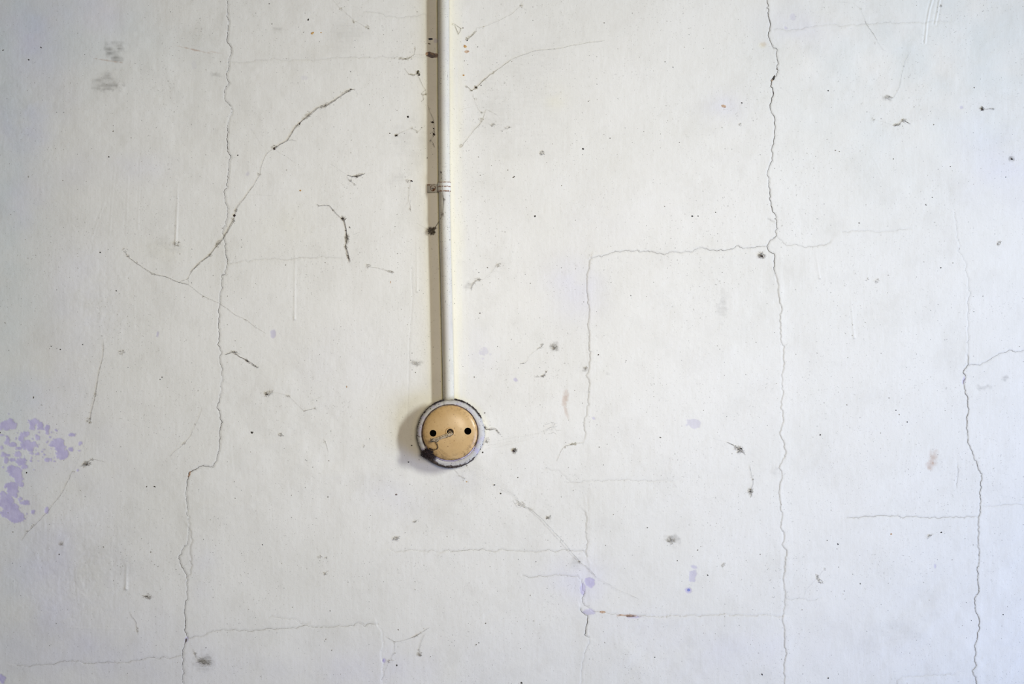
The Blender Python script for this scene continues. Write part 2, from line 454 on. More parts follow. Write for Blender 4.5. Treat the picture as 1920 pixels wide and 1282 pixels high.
for (cx, cy, rx, ry, a, rt, rg) in ((1301,793,11,10,.4,.3,.9), (1299,1082,7,11,.6,.2,.7), (1302,1063,6,3,.6,.3,.3), (1291,1107,6,5,.9,.4,.4), (1106,1091,10,10,.95,0,.5), (1093,1103,5,12,.95,0,.5), (1104,1147,11,6,.7,0,.5),
                                    (908,657,9,7,.28,.6,1.3), (512,627,5,8,.6,.1,.6), (905,672,3,2,.3,0,.3), (464,325,3,4,.3,.5,.6), (295,627,2,5,.7,.2,.3), (1113,784,3,2,.7,.6,.3), (1808,712,2.2,7,.8,.25,.4), (1754,1062,2,4,.7,0,.3), (349,1200,3,6,.9,.2,.5), (720,1239,3,4,.8,0,.4), (817,76,4,4,.45,0,.5), (1487,32,5,6,.25,0,.5), (1489,33,4,5,.2,0,.4), (1474,52,3,2,.5,.5,.4), (573,146,7,4,.15,0,.9), (1803,201,3,3,.5,0,.4), (967,712,4,3,.7,.5,.5), (1190,1157,12,2,.8,-.05,.3), (363,122,6,10,.1,0,.9)):
    win, b = blob(cx, cy, rx, ry, int(cx), 1.0, rg, rt)
    PEEL[win] = np.maximum(PEEL[win], b * a * 0.8)
H -= 0.32 * PEEL
edge = PEEL * (1 - PEEL) * 4
DIRT_SHADE = np.maximum(DIRT_SHADE, 0.10 * edge * (PEEL > 0.02))

# thin paint: soft lavender, yellow and blue-green washes of the wall's own colour
def wash(A, cx, cy, rx, ry, amp, seed, th=0.0):
    g = np.exp(-(((GX - cx) / rx) ** 2 + ((GY - cy) / ry) ** 2))
    A += amp * g * np.clip(0.7 + 1.1 * fbm(GX, GY, 70, 4, seed), 0, 1.5)


for a in ((70,30,90,60,.40,1), (70,90,50,50,.3,2), (160,30,80,40,.3,3), (50,220,70,55,.5,4), (20,250,60,40,.3,5), (35,380,50,60,.4,6), (60,120,90,60,.2,7), (255,310,50,25,.3,8), (150,560,60,90,.25,9), (130,720,60,60,.15,10),
          (100,860,120,90,.20,11), (110,1060,120,110,.3,12), (380,1090,26,50,.3,13), (250,1240,300,70,.18,14), (150,1200,160,80,.2,15), (60,740,60,60,.2,15), (640,690,100,80,.06,16), (1080,540,55,60,.25,17), (1100,400,140,70,.06,18), (1500,50,70,40,.2,19),
          (1850,260,60,60,.18,20), (1900,350,80,60,.2,21), (1360,205,40,30,.2,22), (700,1260,200,50,.2,23), (1080,1090,60,40,.3,24), (1300,1220,300,60,.12,25), (740,930,60,40,.15,26), (860,900,30,20,.2,27), (900,660,40,40,.15,28), (130,320,40,40,.1,29)):
    wash(LAV, *a)
for a in ((300,470,40,20,.15,31), (1430,84,6,5,.7,32), (520,430,50,40,.12,33), (1040,175,25,20,.25,34), (1045,190,20,15,.2,35), (100,690,60,40,.15,36)):
    wash(YEL, *a)
for a in ((60,40,260,150,.26,41), (1700,120,260,200,.22,42), (1850,60,160,160,.2,43), (0,300,80,300,.35,44), (0,700,70,500,.25,45)):
    wash(BLO, *a)
# paint yellowed where the brush never reached, along both sides of the pipe; contact shade painted in close to it
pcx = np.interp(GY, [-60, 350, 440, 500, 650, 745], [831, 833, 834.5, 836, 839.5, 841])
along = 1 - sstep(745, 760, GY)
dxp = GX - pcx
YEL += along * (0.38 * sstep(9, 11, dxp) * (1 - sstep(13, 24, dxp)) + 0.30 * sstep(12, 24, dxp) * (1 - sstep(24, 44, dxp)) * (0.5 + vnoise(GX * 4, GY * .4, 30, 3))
                + 0.12 * sstep(-42, -30, dxp) * (1 - sstep(-28, -24, dxp)) + 1.3 * sstep(-14.5, -12, dxp) * (1 - sstep(-9, 9, dxp)))  # last term: olive tint of the shade painted into the left gap
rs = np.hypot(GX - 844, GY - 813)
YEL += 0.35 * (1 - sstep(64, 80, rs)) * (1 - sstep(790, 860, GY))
DIRT_SHADE += 0.5 * (1 - sstep(62, 70, rs)) * (0.6 + vnoise(GX, GY, 9, 4))
DIRT_SHADE += along * (0.35 * (1 - sstep(9.5, 13.5, np.abs(dxp + 0.5))))  # contact shade of the gap beside the pipe, painted into the wall colour

# soft smudges
for (cx, cy, rx, ry, a, sd) in ((215,98,14,11,.45,51), (200,150,18,12,.26,52), (203,162,20,6,.35,53), (1356,575,7,22,.16,54), (1041,650,7,6,.35,55), (1098,690,4,4,.4,56), (1260,1012,11,9,.28,57), (244,950,14,14,.06,58), (880,535,8,5,.25,59),
                                (780,680,10,5,.3,60), (178,1060,40,50,.04,61), (1690,1190,50,22,.05,62), (1897,298,4,4,.5,63), (650,60,25,30,.08,64), (383,1240,14,10,.4,65), (240,1062,18,14,.07,66), (300,460,26,14,.10,67), (520,55,8,4,.2,68),
                                (1665,183,7,4,.35,69), (1885,708,4,5,.3,70), (1845,726,12,3,.25,71), (750,335,14,12,.10,72), (762,262,34,22,.08,73), (960,200,60,60,.07,74), (1000,150,60,80,.05,75), (1140,700,3,3,.2,76), (1455,880,6,10,.12,77), (870,905,20,16,.05,78), (405,139,8,4,.2,80), (1080,1055,10,10,.16,81)):
    win, b = blob(cx, cy, rx, ry, sd, min(rx, ry) * 0.9, 1.5)
    streak = 0.45 + 1.1 * (0.5 + vnoise(GX[win] * .25, GY[win] * 1.6, 4, sd))
    DIRT_SHADE[win] = np.maximum(DIRT_SHADE[win], b * a * np.clip(streak, 0, 1.3))
for (cx, cy, rx, ry, a, rt, sd) in ((1060,745,3.5,13,.42,.15,91), (1061,770,2,12,.3,-.3,92), (1748,864,6,16,.42,.25,93), (1749,869,2,3,.9,0,94), (1431,84,4,4,.25,0,95), (365,93,22,1.0,.5,.22,96), (200,113,20,.9,.5,.15,97), (405,98,8,.8,.35,.2,98), (1178,1154,14,1.8,.9,.03,99)):
    win, b = blob(cx, cy, rx, ry, sd, min(rx, ry) * 0.9, 1.2, rt)
    RUST[win] = np.maximum(RUST[win], b * a)
H -= 0.4 * RUST


def hs(px, py):
    """height of the wall surface at a picture position"""
    i = min(max(np.searchsorted(XL, px) - 1, 0), len(XL) - 2); j = min(max(np.searchsorted(YL, py) - 1, 0), len(YL) - 2)
    u = (px - XL[i]) / (XL[i + 1] - XL[i]); v = (py - YL[j]) / (YL[j + 1] - YL[j])
    return float((H[j, i] * (1 - u) + H[j, i + 1] * u) * (1 - v) + (H[j + 1, i] * (1 - u) + H[j + 1, i + 1] * u) * v)


# flatten the wall under the fittings so that they sit on it
flat = np.maximum(1 - sstep(58, 84, rs), (1 - sstep(14, 40, np.abs(dxp + 8))) * (1 - sstep(745, 800, GY)))
H = H * (1 - 0.85 * flat) - 1.6


def build_wall():
    ny, nx = GX.shape
    co = np.empty((ny * nx + 4, 3), np.float32)
    co[:-4, 0] = ((GX - 960) * S).ravel(); co[:-4, 1] = (-H * S).ravel(); co[:-4, 2] = (ZC - (GY - 641) * S).ravel()
    idx = np.arange(ny * nx).reshape(ny, nx)
    q = np.stack([idx[:-1, :-1], idx[1:, :-1], idx[1:, 1:], idx[:-1, 1:]], -1).reshape(-1, 4)
    n = ny * nx
    x0, x1 = co[0, 0], co[n - 1, 0]; z1, z0 = co[0, 2], co[n - 1, 2]
    co[n:] = [(x0, 0.12, z1), (x0, 0.12, z0), (x1, 0.12, z0), (x1, 0.12, z1)]
    tl, bl, br, tr = idx[0, 0], idx[-1, 0], idx[-1, -1], idx[0, -1]
    ex = np.array([[n + 3, n + 2, n + 1, n], [tl, n, n + 1, bl], [bl, n + 1, n + 2, br], [br, n + 2, n + 3, tr], [tr, n + 3, n, tl]])
    q = np.concatenate([q, ex]).astype(np.int32)
    me = bpy.data.meshes.new('wall_back')
    me.vertices.add(len(co)); me.vertices.foreach_set('co', co.ravel())
    me.loops.add(q.size); me.loops.foreach_set('vertex_index', q.ravel())
    me.polygons.add(len(q)); me.polygons.foreach_set('loop_start', np.arange(0, q.size, 4, dtype=np.int32))
    me.update(calc_edges=True)
    sm = np.ones(len(q), bool); sm[-5:] = False
    me.polygons.foreach_set('use_smooth', sm)
    for nm, chans in (('marks', (PEEL, DIRT_SHADE, RUST)), ('tints', (LAV, YEL, BLO))):
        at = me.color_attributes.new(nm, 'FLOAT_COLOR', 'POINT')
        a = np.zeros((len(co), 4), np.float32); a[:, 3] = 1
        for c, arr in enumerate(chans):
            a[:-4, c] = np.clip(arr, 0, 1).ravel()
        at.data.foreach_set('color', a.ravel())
    me.materials.append(M_WALL)
    o = bpy.data.objects.new('wall_back', me)
    COL.objects.link(o)
    return o


wall = tag(build_wall(), 'off-white painted plaster wall, cracked, stained and showing lavender undercoat', 'wall', kind='structure')
bm = bmesh.new()
bmesh.ops.create_cube(bm, size=1.0, matrix=Matrix.Translation((0.0, -1.6, -0.05 - 0.0)) @ Matrix.Diagonal((4.76, 3.6, 0.1, 1)))
fm = bpy.data.meshes.new('floor'); bm.to_mesh(fm); bm.free()
M_FLOOR = speckled('floor_boards', srgb(96, 84, 70), srgb(72, 62, 52), 8, 0.4, 0.6, 0.7, (1, 8, 1))
tag(link('floor', fm, M_FLOOR, smooth=False), kind='structure')


# ------------------------------------------------------------------ cracks as dark, ragged-edged openings on the plaster
def crack_ribbon(k):
    pts, w, dk, side, lip = CR[k]
    P = JC[k]
    rr = random.Random(hash(len(P)) + int(P[0][0]))
    V = []; F = []; acc = 0.0; ph = rr.uniform(0, 999)
    n = len(P)
    prev = None
    for i, (x, y) in enumerate(P):
        a = P[max(i - 1, 0)]; b = P[min(i + 1, n - 1)]
        dx, dy = b[0] - a[0], b[1] - a[1]; L = math.hypot(dx, dy) or 1
        nx, ny = -dy / L, dx / L
        if i: acc += math.hypot(x - P[i - 1][0], y - P[i - 1][1])
        slow = float(vnoise(np.array([acc + ph]), np.array([3.0]), 45, 5)[0])
        fast = float(vnoise(np.array([acc + ph]), np.array([9.0]), 7, 6)[0])
        ww = (w if w > .7 else w * .78) * max(0.12, 0.62 + 1.25 * slow + 0.7 * fast) * (0.6 + 0.4 * dk)
        end = min(1.0, (i + 0.3) / 5.0, (n - 1 - i + 0.3) / 5.0)
        ww *= end * 0.50
        for sgn in (-1, 1):
            xx, yy = x + sgn * nx * ww, y + sgn * ny * ww
            V.append(W(xx, yy, hs(xx, yy) + 0.22))
        if i: F.append((2 * i - 2, 2 * i - 1, 2 * i + 1, 2 * i))
    return mesh('crack', V, F)


for k in CR:
    o = link('crack', crack_ribbon(k), M_CRACK, wall, smooth=False)


# ------------------------------------------------------------------ specks and chips on the paint
def dab(V, F, cx, cy, rx, ry, rr, hgt=0.35, n=9, rot=None, surf=None, rag=0.22):
    rot = rr.uniform(0, 3.14) if rot is None else rot
    h0 = surf if surf is not None else hs(cx, cy)
    b = len(V)
    V.append(W(cx, cy, h0 + hgt + 0.15))
    for ring, (f, hh) in enumerate(((0.6, 0.8), (1.0, 0.0))):
        for k in range(n):
            a = 2 * math.pi * k / n
            q = f * (1 + rr.uniform(-rag, rag))
            u, v = rx * q * math.cos(a), ry * q * math.sin(a)
            x, y = cx + u * math.cos(rot) - v * math.sin(rot), cy + u * math.sin(rot) + v * math.cos(rot)
            V.append(W(x, y, (surf if surf is not None else hs(x, y)) + 0.12 + hh * hgt))
    for k in range(n):
        k2 = (k + 1) % n
        F.append((b, b + 1 + k2, b + 1 + k))
        F.append((b + 1 + k, b + 1 + k2, b + 1 + n + k2, b + 1 + n + k))


rr = random.Random(5)
V1, F1, V2, F2 = [], [], [], []
NOTED = [(765,219,2.2,2.6),(743,254,2.6,1.8),(731,250,1.2,1),(514,278,1.6,2.6),(440,404,1.6,3),(562,232,1.4,2.6),(446,291,1.5,1.2),(204,294,1.6,1.2),(77,89,1.8,1),(6,94,1.6,1),(54,112,1.5,2),(505,7,1,1),(510,45,1,1),(578,37,2.2,1.5),
         (1122,665,1.5,1.3),(1238,820,1.4,1.2),(1183,554,.9,.9),(1174,676,.8,.8),(1611,418,1.6,1.1),(1574,284,1.0,1.0),(1675,298,1.2,1.2),(1553,170,1.2,1.2),(1782,312,1.0,1.0),(1886,332,.9,.9),(1748,370,1,.8),(1736,384,2,.8),
         (1247,116,.9,.9),(1262,126,1.1,1),(1133,43,1,1),(1103,190,1,1),(1274,267,.9,.9),(1391,193,1.2,2),(1342,398,1.1,1),(1298,405,2,1.5),(1309,405,1.2,1.2),(1144,259,1,1),(1093,279,1.6,2),(963,332,3,1),(1003,405,2.2,1.6),
         (1764,502,1.3,1.2),(1667,746,1,1),(1680,769,1.1,1.1),(1686,777,1,1),(1701,791,1.2,1.1),(1765,998,1.3,2.2),(1571,1020,1.6,1.3),(1551,1013,1,1),(1613,1094,1.2,1.0),(1327,1078,1.6,1.2),(1270,1051,1.1,1.1),(1214,989,1,1),(1228,1232,1,1),
         (1429,1264,1.2,2),(978,1280,2.4,2),(971,895,1.2,1.2),(744,1247,2.2,1.4),(898,1205,1.1,1),(619,1145,1,1),(492,1021,1.1,1),(290,912,1.1,2.4),(275,912,.8,2),(111,1039,1.4,1.2),(50,886,1.5,1.5),(0,811,2,1.4),(300,711,1.2,1),(304,707,1.2,1),
         (218,545,1.4,1.2),(188,473,1.4,1.2),(155,646,1.2,1),(96,649,1.2,1),(113,655,1.4,1.2),(63,745,1,2.4),(472,811,2.6,1.8),(474,810,1,2),(927,909,1.8,1.2),(939,925,1.8,1.2),(870,656,0,0),(900,587,1.2,1.1),(850,586,0,0),(875,873,1.5,1),
         (766,866,1.3,1.2),(772,835,1.3,1.6),(909,774,1.4,1.1),(905,848,1.8,1.6),(898,511,1.0,1),(801,207,0,0),(801,296,1.0,1.0),(814,252,1.8,2.6),(811,229,2.6,1.6),(813,241,1.0,2),(840,321,1.2,1.4),(784,134,2.6,2.6),(786,139,2.0,1.4),
         (893,164,2.6,1.6),(902,160,1.3,1.2),(876,76,1.4,1.2),(930,223,0,0),(1444,126,0,0),(1430,479,0,0),(1240,820,.6,.6),(1538,815,1.8,1.3),(1760,1003,0,0),(1897,298,2.2,2),(1881,1152,1.1,1),(1504,1143,1,.9),(1553,1271,1.5,1.3)]
for (x, y, a, b) in NOTED:
    if a > 0: dab(V1, F1, x, y, a * .95, b * .95, rr, 0.5)
for k in range(820):
    x = rr.uniform(-40, 1960); y = rr.uniform(-40, 1320)
    if rr.random() < 0.25: x = rr.gauss(840, 90)
    if math.hypot(x - 844, y - 813) < 66 or (818 < x < 856 and y < 750): continue
    r_ = min(1.3, 0.28 + rr.expovariate(3.2))
    if rr.random() < 0.72: dab(V2, F2, x, y, r_, r_ * rr.uniform(.5, 1), rr, 0.2, 7)
    else: dab(V1, F1, x, y, r_ * .7, r_ * rr.uniform(.4, .7), rr, 0.2, 7)
tag(link('fly_specks', mesh('fly_specks', V1, F1), M_SPECK, wall), 'tiny black specks scattered on the paint', kind='stuff')
tag(link('dirt_specks', mesh('dirt_specks', V2, F2), M_SPECK2, wall), 'tiny grey dirt specks scattered on the paint', kind='stuff')

for (x, y, a, b, rot, mat, lab) in (
        (808, 103, 9.5, 5.5, 0.12, M_RUSTCHIP, 'brown chip through the paint beside the pipe'), (814, 104, 8, 4.2, 0.0, M_RUSTCHIP, None),
        (801, 101, 3.5, 3, 0.2, M_TAN, 'tan edge of the brown chip'),
        (807, 73, 4.2, 1.9, 0.0, M_INK, 'dark blue chip left of the pipe'), (805, 82, 3.2, 1.2, 0.2, M_SPECK2, None),
        (875, 97, 4.8, 2.4, -0.15, M_TAN, 'tan chip right of the pipe'), (877, 96.4, 2.6, 1.2, 0.2, M_SPECK, None), (872, 87, 3.2, 2.6, 0.3, M_ORANGE, 'orange stain right of the pipe'), (869, 141, 2, 1.4, 0, M_ORANGE, None),
        (586, 62, 3.4, 2.0, -0.6, M_ORANGE, 'small orange chip'), (602, 61, 1.3, 1.2, 0, M_ORANGE, None), (563, 357, 1.8, 1.5, 0, M_ORANGE, None),
        (1357, 199, 4.6, 2.6, 0.3, M_TAN, 'tan chip in a pale patch'), (1130, 1147, 5.5, 2.4, 0, M_TAN, 'tan chip in the crack'), (1166, 1153, 5, 1.5, 0.1, M_TAN, None), (1182, 1155, 8, 1.5, 0.0, M_RUSTCHIP, 'rust-brown strip in the crack'),
        (1291, 1106, 2.6, 2.6, 0.3, M_BLUE, 'blue chip'), (355, 889, 1.9, 6.2, 0.35, M_TAN, 'tan sliver in the crack'), (1451, 146, 2.0, 5.0, 0.25, M_SPECK, 'dark hole in the crack'), (1447, 151, 1.8, 2.6, 0.2, M_TAN, None), (1457, 129, 1.0, 2.4, 0, M_CRACK, None),
        (743, 927, 2.0, 1.6, 0, M_RUSTCHIP, None), (650, 725, 1.3, 1.8, 0, M_TAN, None), (732, 529, 0.9, 2.2, 0.2, M_TAN, None), (1671, 1001, 1.8, 1.3, 0, M_ORANGE, None), (349, 1200, 1.6, 5.0, 0.3, M_CRACK, None), (719, 1238, 1.7, 2.6, 0.1, M_LILAC, 'lilac chip'), (875, 903, 1.6, 1.2, 0, M_ORANGE, None)):
    V, F = [], []
    dab(V, F, x, y, a, b, rr, 0.12 if mat is not M_SPECK else 0.1, 17, rot, rag=0.16)
    tag(link('paint_chip', mesh('paint_chip', V, F), mat, wall, smooth=False), lab)


# ------------------------------------------------------------------ tubes, fluff and cobwebs
def tube(V, F, pts, radii, n=6, cap=True):
    pts = [Vector(p) for p in pts]
    b0 = len(V)
    up = None
    for i, p in enumerate(pts):
        t = (pts[min(i + 1, len(pts) - 1)] - pts[max(i - 1, 0)])
        if t.length < 1e-12: t = Vector((1, 0, 0))
        t.normalize()
        if up is None:
            up = Vector((0, -1, 0)) if abs(t.y) < 0.9 else Vector((1, 0, 0))
        u = (up - t * up.dot(t))
        u = u.normalized() if u.length > 1e-6 else t.orthogonal().normalized()
        v = t.cross(u)
        up = u
        r = radii[i] if isinstance(radii, (list, tuple)) else radii
        for k in range(n):
            a = 2 * math.pi * k / n
            V.append(p + (u * math.cos(a) + v * math.sin(a)) * r)
    for i in range(len(pts) - 1):
        for k in range(n):
            k2 = (k + 1) % n
            F.append((b0 + i * n + k, b0 + i * n + k2, b0 + (i + 1) * n + k2, b0 + (i + 1) * n + k))
    if cap:
        F.append(tuple(b0 + k for k in range(n))[::-1])
        F.append(tuple(b0 + (len(pts) - 1) * n + k for k in range(n)))


def resample(pts, step):
    out = [pts[0]]
    for a, b in zip(pts, pts[1:]):
        L = math.hypot(b[0] - a[0], b[1] - a[1]); n = max(1, int(L / step))
        for k in range(1, n + 1):
            out.append((a[0] + (b[0] - a[0]) * k / n, a[1] + (b[1] - a[1]) * k / n))
    return out


def nz1(t, sc, seed):
    return float(vnoise(np.array([t]), np.array([seed * 3.7]), sc, seed)[0]) * 2


WEB_R = 0.54


def strand(V, F, path, off, r, seed, lift=1.0, lift_bow=0.0, surf=None):
    P = resample(path, 4.0); n = len(P); acc = 0; pts = []; rad = []
    for i, (x, y) in enumerate(P):
        a = P[max(i - 1, 0)]; b = P[min(i + 1, n - 1)]
        L = math.hypot(b[0] - a[0], b[1] - a[1]) or 1
        if i: acc += math.hypot(x - P[i - 1][0], y - P[i - 1][1])
        o = off * nz1(acc, 26, seed) * 1.6 + 0.5 * min(1, off) * nz1(acc, 7, seed + 5)
        x += -(b[1] - a[1]) / L * o; y += (b[0] - a[0]) / L * o
        t = i / max(1, n - 1)
        base = surf(x, y) if surf else hs(x, y)
        pts.append(W(x, y, base + lift + r + lift_bow * math.sin(math.pi * t) + 0.6 * abs(nz1(acc, 30, seed + 9))))
        rad.append(r * WEB_R * S * (0.55 + 0.9 * abs(nz1(acc, 12, seed + 2)) + .15) * (0.5 if i in (0, n - 1) else 1))
    tube(V, F, pts, rad, 4)


def fluff(V, F, x, y, rad, n, rr, r=0.11, lift=0.3, squash=0.5, ex=1.0, rot=0.0, surf=None):
    """tangle of short dusty hairs"""
    for k in range(n):
        a = rr.uniform(0, 6.28); q = rad * math.sqrt(rr.random())
        def put(u, v):
            u *= ex
            return x + u * math.cos(rot) - v * math.sin(rot), y + u * math.sin(rot) + v * math.cos(rot)
        u, v = q * math.cos(a), q * math.sin(a)
        pts = []; a2 = rr.uniform(0, 6.28); d = rr.uniform(0, rad * squash) * max(0.0, 1 - q / rad * .6)
        for s_ in range(4):
            px, py = put(u, v)
            base = surf if surf is not None else hs(px, py)
            pts.append(W(px, py, base + lift + r + d))
            a2 += rr.uniform(-0.9, 0.9)
            u += math.cos(a2) * rad * 0.24; v += math.sin(a2) * rad * 0.24; d = max(0, d + rr.uniform(-.2, .2) * rad * squash)
        tube(V, F, pts, [r * S * 0.8, r * S * 1.2, r * S, r * S * 0.4], 4)


def grain(V, F, x, y, rx, ry, rr, lift=0.5, rot=0.0, surf=None):
    """closed lumpy seed-like pellet (dead insect or dust ball)"""
    if surf is None: rx *= .78; ry *= .78
    b = len(V); base = (surf if surf is not None else hs(x, y)) + lift + min(rx, ry) * .7
    nu, nv = 8, 5
    c, s = math.cos(rot), math.sin(rot)
    for j in range(nv + 1):
        th = math.pi * j / nv
        for i in range(nu):
            ph = 2 * math.pi * i / nu; q = 1 + rr.uniform(-.15, .15)
            u = rx * math.cos(th) * q; v = ry * math.sin(th) * math.cos(ph) * q; w_ = min(rx, ry) * math.sin(th) * math.sin(ph)
            V.append(W(x + u * c - v * s, y + u * s + v * c, base + w_ * .8))
    for j in range(nv):
        for i in range(nu):
            i2 = (i + 1) % nu
            F.append((b + j * nu + i, b + j * nu + i2, b + (j + 1) * nu + i2, b + (j + 1) * nu + i))


web_seed = [100]


def cobweb(label, strands, fl=(), grains=(), mat=None, group=None, name='cobweb'):
    """strands: (path, count, spread, radius); fl: (x, y, radius, hairs[, stretch, rot]); grains: (x, y, rx, ry, rot)"""
    rr = random.Random(web_seed[0])
    V, F = [], []
    for st in strands:
        path, cnt, spread, r = st[:4]
        lift = st[4] if len(st) > 4 else 0.4
        bow = st[5] if len(st) > 5 else 0.0
        jp = jag(path, 0.03, rr, 9)
        for c in range(cnt):
            web_seed[0] += 1
            strand(V, F, jp, spread if cnt > 1 else spread * .4, r * rr.uniform(.7, 1.2), web_seed[0], lift + rr.uniform(0, .5), bow)
    for f in fl:
        fluff(V, F, f[0], f[1], f[2], f[3], rr, ex=f[4] if len(f) > 4 else 1.0, rot=f[5] if len(f) > 5 else 0.0)
    web_seed[0] += 7
    group = group or ('cobwebs stuck to the wall' if name == 'cobweb' else 'dust tufts stuck to the wall')
    x0, y0 = (strands[0][0][0] if strands else (fl[0][0], fl[0][1]))
    if grains:
        root = empty(name, W(x0, y0, hs(x0, y0)))
        tag(root, label, 'cobweb' if name == 'cobweb' else 'dust', group)
        link('threads', mesh('threads', V, F), mat or M_WEB, root)
        for (x, y, rx, ry, rot) in grains:
            gv, gf = [], []
            grain(gv, gf, x, y, rx, ry, rr, rot=rot)
            link('dead_insect' if rx > 1.2 else 'dust_pellet', mesh('pellet', gv, gf), M_BLACK, root)
        return root
    o = link(name, mesh(name, V, F), mat or M_WEB)
    return tag(o, label, 'cobweb' if name == 'cobweb' else 'dust', group)


def seg(path, a, b):
    return path[a:b + 1]


L1 = [(666,167),(656,169),(634,184),(611,198),(595,202),(577,218),(562,231),(550,245),(539,263),(514,278),(501,287),(490,312),(487,328),(476,348),(453,378),(444,392),(439,412),(419,446),(406,462),(394,479),(372,497),(358,511),(353,522),(335,529)]
cobweb('long dusty cobweb running diagonally across the left crack, with black insects in it',
       [(L1, 2, 0.6, 0.13), (seg(L1, 0, 9), 4, 1.1, 0.25), (seg(L1, 16, 21), 4, 1.3, 0.24), ([(462,366),(485,365),(511,367)], 1, .4, .10), ([(516,280),(535,292),(553,305)], 1, .5, .10), (seg(L1, 13, 17), 2, 0.8, .2),
        ([(539,263),(548,262),(556,264)], 2, .6, .14), ([(666,167),(671,175),(669,183)], 1, .5, .10), ([(501,287),(480,256),(470,240)], 1, .3, .06)],
       [(611,198,4,26,2.2,-.4), (577,217,4,30,2.4,-.75), (650,171,3,16,2.4,-.3), (514,276,4,26,1.4,0), (487,327,3,16,1,0), (443,394,3,22,1,1.2), (438,413,3,20,1.5,1.2), (410,456,4,30,2.2,-.9), (394,479,3,18,1.8,-.6), (372,497,2.4,12,2,-.7), (558,237,2.5,12,2,-.8)],
       [(515,279,2.8,1.6,1.7), (440,404,3.4,1.7,1.5), (562,231,2.4,1.2,-.7), (611,197,2.2,1.0,-.3), (658,167,2,.9,.1)])
cobweb('thin cobweb line falling from the upper left to join the long diagonal cobweb',
       [([(234,470),(239,479),(254,492),(272,504),(290,514),(308,518),(335,529),(354,534)], 3, 0.6, 0.17)], [(240,479,3,14), (257,492,1.6,8), (288,514,2,10,2,.3), (236,468,5,9)])
cobweb('faint cobweb thread crossing the left crack low, below the diagonal cobweb',
       [([(353,522),(354,534),(369,546),(386,557),(413,569),(436,586),(466,602),(480,614),(500,626)], 2, 0.5, 0.13)], [(383,556,2.5,10,2,.4), (391,560,1.6,6), (460,600,1.6,6,2,.4)], mat=M_WEBP)
cobweb('brown ragged cobweb hanging in an S curve left of the pipe',
       [([(595,382),(598,386),(618,385),(625,394),(640,409)], 2, .4, .24), ([(640,409),(645,412),(649,430),(651,445),(648,463),(653,480),(656,492)], 4, 1.0, .28), ([(648,463),(650,478),(657,490)], 2, 1.0, .2), ([(656,492),(660,501)], 1, .2, .12), ([(661,440),(672,436),(676,435)], 1, .4, .1)],
       [(625,394,2,12), (644,410,4.5,50), (651,447,3.6,80,2.0,1.5), (649,463,2.6,26,1.8,1.5), (653,482,2.4,16,2.4,1.1), (598,386,1.4,8)],
       [(643,409,2.6,1.7,.3), (649,432,1.9,1.2,.9), (656,426,2.2,.7,1.3)], mat=M_CLUMP)
cobweb('short brown cobweb wisp with a forked tail, above the S-shaped cobweb',
       [([(652,328),(660,331),(668,331),(684,326)], 3, .6, .26), ([(684,327),(706,321)], 1, .4, .07), ([(652,328),(654,337),(662,343),(668,348)], 2, .7, .16), ([(652,328),(636,318),(618,306)], 1, .3, .06)],
       [(673,329,3,34,3,-.25), (657,338,2,14), (665,346,2,10)], [(669,331,2.2,1.0,-.1)], mat=M_CLUMP)
cobweb('long cobweb thread from the top edge down towards the orange stain beside the pipe',
       [([(983,0),(975,13),(960,26),(940,37),(908,50),(893,52),(894,58),(885,66),(876,76)], 1, .5, .24), ([(894,58),(885,66),(876,76)], 3, .9, .2), ([(975,13),(990,20)], 1, .3, .08)],
       [(878,72,3,20,1.8,-.7), (908,50,1.5,6), (978,11,3,14), (887,64,2,10,2,-.7)], mat=M_WEBY)
cobweb('small triangular loop of dusty cobweb right beside the top of the pipe',
       [([(853,45),(858,49),(864,53),(864,57),(860,64),(857,56),(853,45)], 2, .35, .24), ([(848,47),(851,43),(853,45)], 1, .4, .16)], [(860,63,1.4,8), (864,53,1.4,8), (849,46,1.8,8)], mat=M_WEBY)
cobweb('cobweb thread rising right from a dark elbow, level with the pipe chip',
       [([(874,161),(879,165),(884,171),(893,165),(908,150),(924,137),(940,125),(960,111)], 2, .6, .20), ([(893,165),(908,150),(924,137)], 2, .7, .15), ([(960,111),(1000,96),(1061,88),(1134,76)], 2, .4, .13), ([(870,152),(874,150),(877,152)], 1, .3, .14)],
       [(875,162,2.2,12), (884,170,2.6,14), (892,165,2.8,22,1.6,-.6), (908,150,2,8,2,-.7), (926,136,1.8,8,2,-.7)], [(892,164,2.2,1.3,-.5)], mat=M_WEBY)
cobweb('loose yellowish cobweb strand with a looped lower end, right of the pipe',
       [([(887,176),(890,190),(897,205),(904,215),(912,205)], 1, .8, .12), ([(912,205),(904,227),(890,243),(880,256),(868,274),(863,277),(862,272),(868,271)], 2, .5, .17), ([(860,207),(875,202),(888,199)], 1, .5, .08), ([(912,205),(922,210),(935,218)], 1, .5, .1)],
       [(865,273,2,14), (904,224,3,14,1.6,-.9), (903,211,2,12), (892,186,2.4,8)], mat=M_WEBY)
cobweb('two small grey cobweb knots side by side, right of the looped strand',
       [([(914,231),(922,236),(930,235),(936,233)], 1, .6, .12), ([(934,246),(946,243),(958,238)], 1, .5, .13)], [(924,235,3,20,1.4,0), (926,232,2,9), (953,239,3,16,1.5,-.2)], mat=M_WEB)
